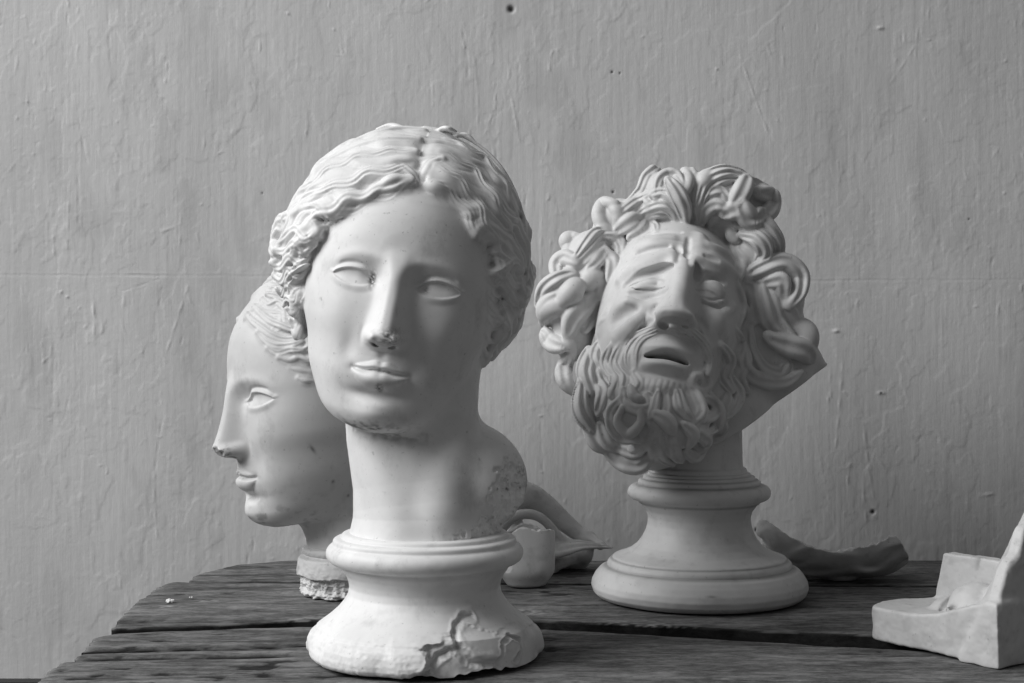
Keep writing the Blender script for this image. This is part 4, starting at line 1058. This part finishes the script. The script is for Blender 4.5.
def build_arch(mat):
    # a wing-like broken cast leaning on the table, made of an outer sweep, an inner arch and a pointed leaf
    d0 = 1.64
    def P(px, py, dy=0.0):
        w = at(px, py, d0 + dy * .01) * 100
        return (w[0] - 5.0, dy, w[2])
    V = Vol((-9.5, -8, -.2), (8.8, 6.5, 12.5), .09 * QH); X, Y, Z = V.co()
    f = V.new()
    V.tube(f, catmull([P(505, 500, 1), P(528, 497, 1.5), P(552, 512, 1.5), P(578, 533, 1), P(600, 545, 0)], 8), np.linspace(2.1, .55, 33), k=.5, flat=.6, nrm=(0, 1, .15))
    V.tube(f, catmull([P(500, 530, -1), P(514, 517, -1.3), P(530, 514, -1.5), P(545, 521, -1.6), P(560, 538, -1.2), P(575, 548, -1)], 8), np.linspace(.62, .45, 41), k=.25)
    V.tube(f, catmull([P(530, 556, -1.5), P(560, 549, -2.0), P(585, 545, -1.6), P(611, 547, 0)], 10), np.array([1.6] * 8 + list(np.linspace(1.7, .25, 23))), k=.5, flat=.32, nrm=(0.1, -.5, 1), ridges=3, rdep=.16)
    V.tube(f, catmull([P(520, 540, 1), P(550, 552, 1.5), P(585, 556, 1)], 8), np.linspace(1.7, .8, 17), k=.8)
    V.tube(f, catmull([P(548, 578, -1), P(556, 566, -1), P(570, 560, .5)], 8), np.linspace(.5, .7, 17), k=.6)
    V.tube(f, [(-7.5, 2.2, .6), (-2.5, 2.8, .6), (3.0, 2.2, .6), (4.0, 1.5, 3.5)], [.6, 1.0, .9, .8], k=1.2)
    V.tube(f, [(-5, 2.2, .6), (-5, 1.6, 6)], [1.2, 1.0], k=1.2)
    crumble(f, V, .04, .6, 21)
    f = smax(f, (.02 - Z + 0 * X + 0 * Y).astype(F32), .1)
    return finish_vol(V, f, 'plaster_wing', mat, (.05, d0, 0), 0, 'arched plaster fragment ending in a pointed leaf, in shade left of the bearded bust', 'plaster fragment', .2, 22)

def build_crumb(mat, px, d, s, seed, label):
    V = Vol((-1.2 * s, -1.0 * s, -.02), (1.2 * s, 1.0 * s, .8 * s), .035 * s ** .5)
    f = V.new(); rnd = random.Random(seed)
    for i in range(5):
        V.ell(f, (rnd.uniform(-.6, .6) * s, rnd.uniform(-.3, .3) * s, .16 * s), (rnd.uniform(.2, .45) * s, rnd.uniform(.2, .35) * s, rnd.uniform(.15, .32) * s), k=.02)
    crumble(f, V, .09 * s, 4 / s, seed, .3)
    return finish_vol(V, f, 'plaster_crumb', mat, at(px, 0, d) * (1, 1, 0), rnd.uniform(0, 3), label, 'plaster crumb', .05, seed, 20)

# ------------------------------------------------------------------ wall, floor, table
def build_wall(mat):
    fine = .0015
    def axis(a, b, lo, hi):
        mid = np.arange(a, b, fine); l = [a]; s = fine
        while l[-1] > lo: s *= 1.12; l.append(l[-1] - s)
        r = [mid[-1]]; s = fine
        while r[-1] < hi: s *= 1.12; r.append(r[-1] + s)
        return np.array(l[1:][::-1] + list(mid) + r[1:])
    xs, zs = axis(-.72, .72, -2.4, 2.4), axis(-.17, .72, -.78, 2.0)
    x, z = xs[:, None], zs[None, :]
    x, z = [a.astype(F32) for a in np.broadcast_arrays(x, z)]
    # heights in millimetres
    wx = x + .004 * vnoise(x * 9, z * 5, 0, 1)
    h = .55 * fbm(x * 3.2, z * 2.2, 0, 2, 3)
    h += .05 * vnoise(wx * 150, z * 12, 0, 5) * (.4 + .6 * sst(-.3, .5, vnoise(x * 7, z * 5, 0, 6)))
    h += .085 * vnoise(wx * 240, z * 16, 0, 7) + .05 * vnoise(wx * 420, z * 60, 0, 8)
    h += .06 * fbm(x * 160, z * 160, 0, 9, 3)
    # ragged skins of older paint
    for sd, sc_, am, th in ((21, (8, 5), .26, .12), (22, (15, 10), .18, .25), (23, (26, 20), .15, .30)):
        nn = fbm(x * sc_[0], z * sc_[1], 0, sd, 5, .55)
        h += am * sst(th - .035, th + .035, nn)
    rnd = random.Random(77)
    def stroke(cx, cz, L, w, am, ang, bend):
        """one ridge of dried paint, in a window round it"""
        e = L / 2 + 4 * w + abs(bend)
        i0, i1 = np.searchsorted(xs, [cx - e, cx + e]); j0, j1 = np.searchsorted(zs, [cz - e, cz + e])
        if i1 - i0 < 3 or j1 - j0 < 3: return
        X, Z = xs[i0:i1, None] - cx, zs[None, j0:j1] - cz
        ca, sa = math.cos(ang), math.sin(ang)
        u = X * sa + Z * ca; v = X * ca - Z * sa + bend * (u / L) ** 2 * 4
        h[i0:i1, j0:j1] += am * np.exp(-(v / w) ** 2) * sst(L / 2, L / 2 - .15 * L - w, np.abs(u)) * (.7 + .5 * np.sin(u * 260 + cx * 900))
    cl = [(rnd.uniform(-.7, .7), rnd.uniform(-.15, .7)) for _ in range(42)]
    for i in range(560):
        if rnd.random() < .65:
            c = cl[rnd.randrange(42)]; cx, cz = c[0] + rnd.gauss(0, .028), c[1] + rnd.gauss(0, .05)
        else: cx, cz = rnd.uniform(-.72, .72), rnd.uniform(-.16, .72)
        L = rnd.uniform(.004, .035) if rnd.random() < .85 else rnd.uniform(.04, .13)
        a = rnd.gauss(0, .12) if rnd.random() < .72 else rnd.uniform(-1.5, 1.5)
        stroke(cx, cz, L * (1 if abs(a) < .5 else .5), rnd.uniform(.0005, .0013), rnd.choice([1, 1, 1, -.8]) * rnd.uniform(.14, .66), a, rnd.uniform(-.003, .003))
    for i in range(90): stroke(rnd.uniform(-.72, .72), rnd.uniform(-.16, .72), .004, .0016, rnd.uniform(.5, 1.3), rnd.uniform(-1, 1), 0)
    def wp(px, py): return (px - 512) / FPX * 1.76, H - (py - 341.5) / FPX * 1.76
    # seam between two coats
    sx = np.interp(x, [wp(p, 0)[0] for p in (-200, 0, 250, 560, 800, 1100)], [wp(0, q)[1] for q in (277, 275, 276, 277, 281, 279)]) + .0006 * vnoise(x * 60, 0, 0, 31) + .0004 * vnoise(x * 200, 0, 0, 32)
    vis = np.interp(x, [-.8, -.33, -.2, .1, .32, .7], [.8, .7, .5, .4, .4, .2]) * (.35 + .65 * sst(-.35, .35, fbm(x * 22, 0, 0, 35, 3)))
    h += vis * (-.75 * np.exp(-((z - sx) / .0011) ** 2) + .35 * np.exp(-((z - sx - .0022) / .0014) ** 2)) + .30 * vis * sst(.0006, -.0006, z - sx)
    st = np.zeros_like(h)
    for px, py, r, dp in ((511, 9, .0042, 5), (873, 512, .0026, 4), (757, 530, .0022, 4), (612, 72, .0016, 2), (620, 73, .0012, 2), (262, 193, .0011, 1.5), (969, 219, .0012, 1.5), (881, 393, .0016, 1.5), (295, 377, .0012, 1), (613, 192, .0016, 2.5)):
        cx, cz = wp(px, py); q = np.exp(-(((x - cx) / r) ** 2 + ((z - cz) / r) ** 2) ** 1.5)
        h -= dp * .6 * q; st = np.maximum(st, q)  # each hole is sunk in and also coloured dark
    for px, py in ((880, 28), (836, 331), (881, 393)):
        cx, cz = wp(px, py); h += 1.6 * np.exp(-(((x - cx) / .004) ** 2 + ((z - cz) / .0018) ** 2))
    st = np.clip(st + .10 * sst(.3, 1.0, fbm(x * 30, z * 12, 0, 41, 4)), 0, 1)
    y = 1.76 - h * .001
    n, m = x.shape; V = np.stack([x, y, z], -1).reshape(-1, 3)
    i, j = np.meshgrid(np.arange(n - 1), np.arange(m - 1), indexing='ij')
    Q = np.stack([i * m + j, (i + 1) * m + j, (i + 1) * m + j + 1, i * m + j + 1], -1).reshape(-1, 4)
    o = mesh_obj('wall', V, Q, mat, None, None, {'stain_shade': st.ravel()})
    return tag(o, 'pale grey painted plaster wall with vertical streaks and nail holes, behind the busts', 'wall', kind='structure')

def wall_material():
    m, t, b = nt('wall paint'); L = t.links.new; N = t.nodes.new
    tc = N('ShaderNodeTexCoord'); mp = N('ShaderNodeMapping'); mp.inputs['Scale'].default_value = (1, 1, .25)
    L(tc.outputs['Object'], mp.inputs[0])
    n = N('ShaderNodeTexNoise'); n.inputs['Scale'].default_value = 9; n.inputs['Detail'].default_value = 8; n.inputs['Roughness'].default_value = .62
    L(mp.outputs[0], n.inputs['Vector'])
    r = N('ShaderNodeMapRange'); r.inputs[1].default_value = .3; r.inputs[2].default_value = .7; r.inputs[3].default_value = WALL_LO; r.inputs[4].default_value = WALL_HI
    L(n.outputs['Fac'], r.inputs[0])
    a = N('ShaderNodeAttribute'); a.attribute_name = 'stain_shade'
    mix = N('ShaderNodeMix'); mix.data_type = 'FLOAT'; L(a.outputs['Fac'], mix.inputs[0]); L(r.outputs[0], mix.inputs[2]); mix.inputs[3].default_value = .03
    c = N('ShaderNodeCombineColor')
    for i in range(3): L(mix.outputs[0], c.inputs[i])
    L(c.outputs[0], b.inputs['Base Color']); b.inputs['Roughness'].default_value = .6; b.inputs['Specular IOR Level'].default_value = .3
    bp = N('ShaderNodeBump'); bp.inputs['Strength'].default_value = .28; bp.inputs['Distance'].default_value = .0005
    n2 = N('ShaderNodeTexNoise'); n2.inputs['Scale'].default_value = 300; n2.inputs['Detail'].default_value = 4
    L(tc.outputs['Object'], n2.inputs['Vector']); mp3 = N('ShaderNodeMapping'); mp3.inputs['Scale'].default_value = (1, 1, .07); L(tc.outputs['Object'], mp3.inputs[0])
    n3 = N('ShaderNodeTexNoise'); n3.inputs['Scale'].default_value = 420; n3.inputs['Detail'].default_value = 5; L(mp3.outputs[0], n3.inputs['Vector'])
    ad = N('ShaderNodeMath'); ad.operation = 'ADD'; L(n2.outputs['Fac'], ad.inputs[0]); L(n3.outputs['Fac'], ad.inputs[1])
    L(ad.outputs[0], bp.inputs['Height']); L(bp.outputs[0], b.inputs['Normal'])
    return m

def wood_material(name='weathered wood', lo=.045, hi=.21):
    m, t, b = nt(name); L = t.links.new; N = t.nodes.new
    tc = N('ShaderNodeTexCoord')
    def noise(sc, s, det, rough=.6, dist=0):
        mp = N('ShaderNodeMapping'); mp.inputs['Scale'].default_value = sc; L(tc.outputs['Object'], mp.inputs[0])
        n = N('ShaderNodeTexNoise'); n.inputs['Scale'].default_value = s; n.inputs['Detail'].default_value = det; n.inputs['Roughness'].default_value = rough; n.inputs['Distortion'].default_value = dist
        L(mp.outputs[0], n.inputs['Vector']); return n.outputs['Fac']
    g1 = noise((1, 6, 6), 7, 12, .78, .8); g2 = noise((1, 2.6, 2.6), 85, 6, .85); g3 = noise((1, 1.6, 1), 10, 6)
    def rng(x, a, b2, c, d):
        r = N('ShaderNodeMapRange'); r.inputs[1].default_value = a; r.inputs[2].default_value = b2; r.inputs[3].default_value = c; r.inputs[4].default_value = d; L(x, r.inputs[0]); return r.outputs[0]
    def mul(x, y):
        q = N('ShaderNodeMath'); q.operation = 'MULTIPLY'; L(x, q.inputs[0]); L(y, q.inputs[1]); return q.outputs[0]
    v = mul(mul(rng(g1, .3, .72, lo, hi), rng(g2, .3, .7, .35, 1.7)), rng(g3, .3, .7, .6, 1.3))
    a = N('ShaderNodeAttribute'); a.attribute_name = 'stain_shade'
    mix = N('ShaderNodeMix'); mix.data_type = 'FLOAT'; L(a.outputs['Fac'], mix.inputs[0]); L(v, mix.inputs[2]); mix.inputs[3].default_value = .006
    a2 = N('ShaderNodeAttribute'); a2.attribute_name = 'dust'
    mix2 = N('ShaderNodeMix'); mix2.data_type = 'FLOAT'; L(a2.outputs['Fac'], mix2.inputs[0]); L(mix.outputs[0], mix2.inputs[2]); mix2.inputs[3].default_value = .42
    c = N('ShaderNodeCombineColor')
    for i in range(3): L(mix2.outputs[0], c.inputs[i])
    L(c.outputs[0], b.inputs['Base Color']); b.inputs['Roughness'].default_value = .9; b.inputs['Specular IOR Level'].default_value = .06
    bp = N('ShaderNodeBump'); bp.inputs['Strength'].default_value = .6; bp.inputs['Distance'].default_value = .0012
    L(g1, bp.inputs['Height']); L(bp.outputs[0], b.inputs['Normal'])
    return m

def plank(mat, root, back, front, left, right, seed, ztop=0.0, cracks=(), thick=.03, res=.0022):
    """back/front: [(x, y)...] edge lines; left: [(y, x)...] end line"""
    xr = right; x0 = min(p[1] for p in left)
    nx = int((xr - x0) / .0035)
    u = np.linspace(0, 1, nx)
    span = max(b[1] for b in back) - min(a[1] for a in front)
    ny = int(span / res); v = np.linspace(0, 1, ny)
    U, Vv = np.meshgrid(u, v, indexing='ij')
    Xg = x0 + U * (xr - x0)
    yb = np.interp(Xg, [p[0] for p in back], [p[1] for p in back]) + .0015 * vnoise(Xg * 40, 0, 0, seed) + .0006 * vnoise(Xg * 200, 0, 0, seed + 1)
    yf = np.interp(Xg, [p[0] for p in front], [p[1] for p in front]) + .0022 * vnoise(Xg * 30, 3, 0, seed + 2) + .0009 * vnoise(Xg * 160, 3, 0, seed + 3)
    Yg = yf + Vv * (yb - yf)
    L = sorted(left); xl = np.interp(Yg, [p[0] for p in L], [p[1] for p in L]) + .0015 * vnoise(Yg * 120, 9, 0, seed) + .0008 * vnoise(Yg * 420, 9, 0, seed)
    Xg = xl + U * (xr - xl)
    yf = np.interp(Xg, [p[0] for p in front], [p[1] for p in front]) + .0022 * vnoise(Xg * 30, 3, 0, seed + 2) + .0009 * vnoise(Xg * 160, 3, 0, seed + 3)
    yb = np.interp(Xg, [p[0] for p in back], [p[1] for p in back]) + .0015 * vnoise(Xg * 40, 0, 0, seed) + .0006 * vnoise(Xg * 200, 0, 0, seed + 1)
    Yg = yf + Vv * (yb - yf)
    x, y = Xg.astype(F32), Yg.astype(F32)
    wv = y + .006 * vnoise(x * 3, y * 8, 0, seed + 5)
    h = .45 * vnoise(x * 5, wv * 75, 0, seed + 6) + .25 * vnoise(x * 14, wv * 190, 0, seed + 7) + .5 * vnoise(x * 2, wv * 30, 0, seed + 8) - .9 * np.clip(vnoise(x * 3.5, wv * 60, 0, seed + 9) - .35, 0, 1) * 2
    st = .35 * sst(.45, .7, vnoise(x * 3.5, wv * 60, 0, seed + 9))
    # pits and splits
    pits = sst(.60, .70, vnoise(x * 60, y * 110, 0, seed + 11)) * sst(-.1, .4, vnoise(x * 6, y * 12, 0, seed + 12))
    h -= 1.4 * pits; st = np.maximum(st, .8 * pits)
    for pts, w in cracks:
        cy = np.interp(x, [p[0] for p in pts], [p[1] for p in pts]) + .0012 * vnoise(x * 25, 0, 0, seed + 13) + .0005 * vnoise(x * 120, 0, 0, seed + 14)
        on = sst(pts[0][0] - .004, pts[0][0] + .01, x) * sst(pts[-1][0], pts[-1][0] - .10, x) * (.75 + .5 * vnoise(x * 14, 0, 0, seed + 15))
        q = np.exp(-np.abs((y - cy) / (w * np.clip(on, .05, 2))) ** 2.5) * (on > .04)
        h -= 7 * q * np.clip(on, 0, 1); st = np.maximum(st, np.clip(1.3 * q, 0, 1))
    e = np.minimum(y - yf, yb - y); h -= 2.2 * np.exp(-e / .0022); st = np.maximum(st, .8 * sst(.0035, .0008, e))
    el = x - xl; h -= 2.5 * np.exp(-el / .0025)
    zt = ztop - .0012 + h * .001 * .55
    dust = np.zeros_like(x)
    for cx, cy, r in DUST: dust += .8 * np.exp(-((x - cx) / r) ** 2 - ((y - cy) / (r * .6)) ** 2) * sst(.0, .5, fbm(x * 300, y * 300, 0, seed, 3))
    dust += .20 * sst(.1, .9, fbm(x * 40, y * 160, 0, seed + 30, 4))
    top = np.stack([x, y, zt], -1)
    n, m = x.shape
    # closed board: wrap the rim down to the underside
    V = [top.reshape(-1, 3)]
    i, j = np.meshgrid(np.arange(n - 1), np.arange(m - 1), indexing='ij')
    Q = [np.stack([i * m + j, (i + 1) * m + j, (i + 1) * m + j + 1, i * m + j + 1], -1).reshape(-1, 4)]
    ring = np.concatenate([np.arange(m) * 1, (np.arange(1, n)) * m + m - 1, (n - 1) * m + np.arange(m - 2, -1, -1), np.arange(n - 2, 0, -1) * m])
    base = n * m; prev = ring; P0 = V[0][ring]
    cx, cy = P0[:, 0].mean(), P0[:, 1].mean()
    for k, dz in enumerate((.004, .012, .022, thick)):
        P = P0.copy(); P[:, 2] = ztop - dz; P[:, 1] += .0012 * vnoise(P0[:, 0] * 60, P0[:, 1] * 60, dz * 300, seed + 40)
        V.append(P); cur = base + np.arange(len(ring)); base += len(ring)
        a, b = prev, cur
        Q.append(np.stack([a, np.roll(a, -1), np.roll(b, -1), b], -1)); prev = cur
    cen = np.array([[cx, cy, ztop - thick]]); V.append(cen)
    Q.append(np.stack([prev, np.roll(prev, -1), np.full(len(prev), base), np.full(len(prev), base)], -1)[:, [0, 1, 2, 2]][:, :4] if False else np.zeros((0, 4), int))
    # underside as strips between opposite rim points
    V = np.concatenate(V); Q = np.concatenate(Q)
    bo = prev
    left_, topr, rgt, bot = bo[:m], bo[m - 1:m - 1 + n], bo[m + n - 2:2 * m + n - 2], np.r_[bo[2 * m + n - 3:], bo[0]]
    fr = bot[::-1][:n]; bk = topr[:n]
    Q = np.concatenate([Q, np.stack([fr[:-1], bk[:-1], bk[1:], fr[1:]], -1)])
    stv = np.zeros(len(V)); stv[:n * m] = st.ravel(); stv[n * m:] = .85  # board sides coloured dark, painting in the shade of the gaps
    dv = np.zeros(len(V)); dv[:n * m] = np.clip(dust, 0, 1).ravel()
    return mesh_obj('plank', V, Q, mat, root, None, {'stain_shade': stv, 'dust': dv})

def box_obj(name, lo, hi, mat, parent=None, bev=.004):
    lo = np.array(lo, float); hi = np.array(hi, float)
    import bmesh
    bm = bmesh.new(); bmesh.ops.create_cube(bm, size=1)
    for v in bm.verts: v.co = [(lo[i] + hi[i]) / 2 + v.co[i] * (hi[i] - lo[i]) for i in range(3)]
    bmesh.ops.bevel(bm, geom=bm.edges[:], offset=bev, segments=2, affect='EDGES')
    me = bpy.data.meshes.new(name); bm.to_mesh(me); bm.free(); me.materials.append(mat)
    return link(bpy.data.objects.new(name, me), parent)

DUST = [(-.345, 1.43, .012), (-.315, 1.46, .012), (.19, 1.62, .03), (-.15, 1.36, .05), (-.18, 1.50, .04), (.0, 1.40, .03), (-.09, 1.08, .05), (.12, 1.33, .04)]
def build_table(mat):
    root = empty('wooden_table', (0, 1.2, 0), 'weathered dark plank table with gaps, splits and stepped left ends, carrying all the plaster pieces', 'table')
    RX = 1.05
    pl = []
    pl.append(plank(mat, root, [(-.5, 1.738), (-.26, 1.733), (1.1, 1.735)], [(-.5, 1.587), (.5, 1.548), (1.1, 1.54)], [(1.58, -.360), (1.63, -.362), (1.70, -.330), (1.74, -.262)], RX, 100))
    pl.append(plank(mat, root, [(-.5, 1.582), (.5, 1.541), (1.1, 1.533)], [(-.37, 1.318), (-.2, 1.360), (.03, 1.358), (.32, 1.292), (.45, 1.245), (1.1, 1.20)],
          [(1.29, -.366), (1.40, -.382), (1.47, -.3845), (1.54, -.384), (1.575, -.380), (1.585, -.372)], RX, 200, 0.0, [([(-.40, 1.495), (-.25, 1.50)], .0022), ([(.0, 1.44), (.9, 1.40)], .0024)]))
    pl.append(plank(mat, root, [(-.37, 1.306), (-.2, 1.340), (.03, 1.326), (.32, 1.243), (.45, 1.20), (1.1, 1.15)], [(-.5, .985), (.45, 1.0), (1.1, .99)],
          [(.97, -.366), (1.103, -.374), (1.19, -.3785), (1.196, -.370), (1.202, -.369), (1.25, -.374), (1.288, -.378), (1.31, -.36)], RX, 300, -.0015,
          [([(-.39, 1.226), (-.30, 1.240), (-.12, 1.262)], .0085), ([(-.39, 1.196), (-.28, 1.208), (-.10, 1.222)], .0065), ([(-.39, 1.135), (-.2, 1.15)], .0022), ([(.05, 1.14), (.8, 1.06)], .0020)]))
    pl.append(plank(mat, root, [(-.5, .975), (1.1, .98)], [(-.5, .80), (1.1, .81)], [(.79, -.35), (.98, -.37)], RX, 400, 0.0))
    pl.append(plank(mat, root, [(-.5, .79), (1.1, .80)], [(-.5, .64), (1.1, .64)], [(.63, -.33), (.80, -.36)], RX, 500, 0.0))
    for x in (-.22, .82): pl.append(box_obj('batten', (x, .68, -.075), (x + .09, 1.70, -.0315), mat, root))
    for x in (-.21, .83):
        for y in (.72, 1.60): pl.append(box_obj('leg', (x, y, -.75), (x + .07, y + .07, -.077), mat, root))
    for o in pl: o.location = (0, -1.2, 0)
    return root

def build_setting():
    mw = wall_material(); build_wall(mw)
    md = nt('dark paint')[0]; b = md.node_tree.nodes['Principled BSDF']; b.inputs['Base Color'].default_value = (.02, .02, .02, 1); b.inputs['Roughness'].default_value = .6
    tag(box_obj('wainscot', (-2.4, 1.735, -.75), (2.4, 1.775, -.152), md), 'dark painted board along the foot of the wall, showing at the bottom left corner', 'wainscot', kind='structure')
    mf = wood_material('floor boards', .03, .09)
    V = np.array([(-3, -1.5, -.75), (3, -1.5, -.75), (3, 1.76, -.75), (-3, 1.76, -.75)], float)
    tag(mesh_obj('floor', V, [[0, 1, 2, 3]], mf), 'dark wooden floor under the table', 'floor', kind='structure')
    build_table(wood_material())
WALL_LO, WALL_HI = .52, .62
# ------------------------------------------------------------------ light, camera, world
def lamp(name, loc, target, size, sizey, power):
    l = bpy.data.lights.new(name, 'AREA'); l.shape = 'RECTANGLE'; l.size = size; l.size_y = sizey; l.energy = power
    o = link(bpy.data.objects.new(name, l)); o.location = loc
    o.rotation_euler = (Vector(target) - Vector(loc)).to_track_quat('-Z', 'Y').to_euler()
    return o

def finish():
    sc = bpy.context.scene
    w = bpy.data.worlds.new('World'); sc.world = w; w.use_nodes = True
    # the dim room around: pale ceiling, dark floor
    t = w.node_tree; bg = t.nodes['Background']
    tc = t.nodes.new('ShaderNodeTexCoord'); sx = t.nodes.new('ShaderNodeSeparateXYZ'); mr = t.nodes.new('ShaderNodeMapRange')
    t.links.new(tc.outputs['Generated'], sx.inputs[0]); t.links.new(sx.outputs['Z'], mr.inputs[0])
    mr.inputs[1].default_value = -.35; mr.inputs[2].default_value = .6; mr.inputs[3].default_value = .05; mr.inputs[4].default_value = .16
    cc = t.nodes.new('ShaderNodeCombineColor')
    for i in range(3): t.links.new(mr.outputs[0], cc.inputs[i])
    t.links.new(cc.outputs[0], bg.inputs[0]); bg.inputs[1].default_value = 1.0
    lamp('window_light', (-3.3, .05, 2.75), (.0, 1.35, .2), 3.0, 2.6, 242)
    c = bpy.data.cameras.new('camera'); co = link(bpy.data.objects.new('camera', c))
    c.lens = FPX / 1024 * 36; c.sensor_width = 36; c.clip_start = .02; c.clip_end = 50
    co.location = (0, 0, H); co.rotation_euler = (math.radians(90), 0, 0)
    sc.camera = co
    sc.view_settings.view_transform = 'Standard'; sc.view_settings.look = 'None'
    sc.view_settings.exposure = 0; sc.view_settings.gamma = 1; sc.view_settings.use_curve_mapping = False
    sc.cycles.use_denoising = True
    sc.cycles.max_bounces = 6
# ------------------------------------------------------------------ build everything
M_WHITE = plaster('white plaster', .76)
M_GREY = plaster('aged plaster', .62)
M_DIM = plaster('dusty plaster', .55)
build_setting()
r = build_front_bust(M_WHITE); front_socle(M_WHITE, r)
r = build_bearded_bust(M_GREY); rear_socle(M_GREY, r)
build_profile_bust(M_GREY)
build_corner_piece(M_GREY); build_shell(M_DIM); build_stub(M_DIM); build_arch(M_DIM)
build_crumb(M_WHITE, 168, 1.447, .75, 5, 'white plaster crumb on the left part of the table')
build_crumb(M_WHITE, 191, 1.47, .35, 8, 'tiny white flake right of the larger crumb on the table')
finish()
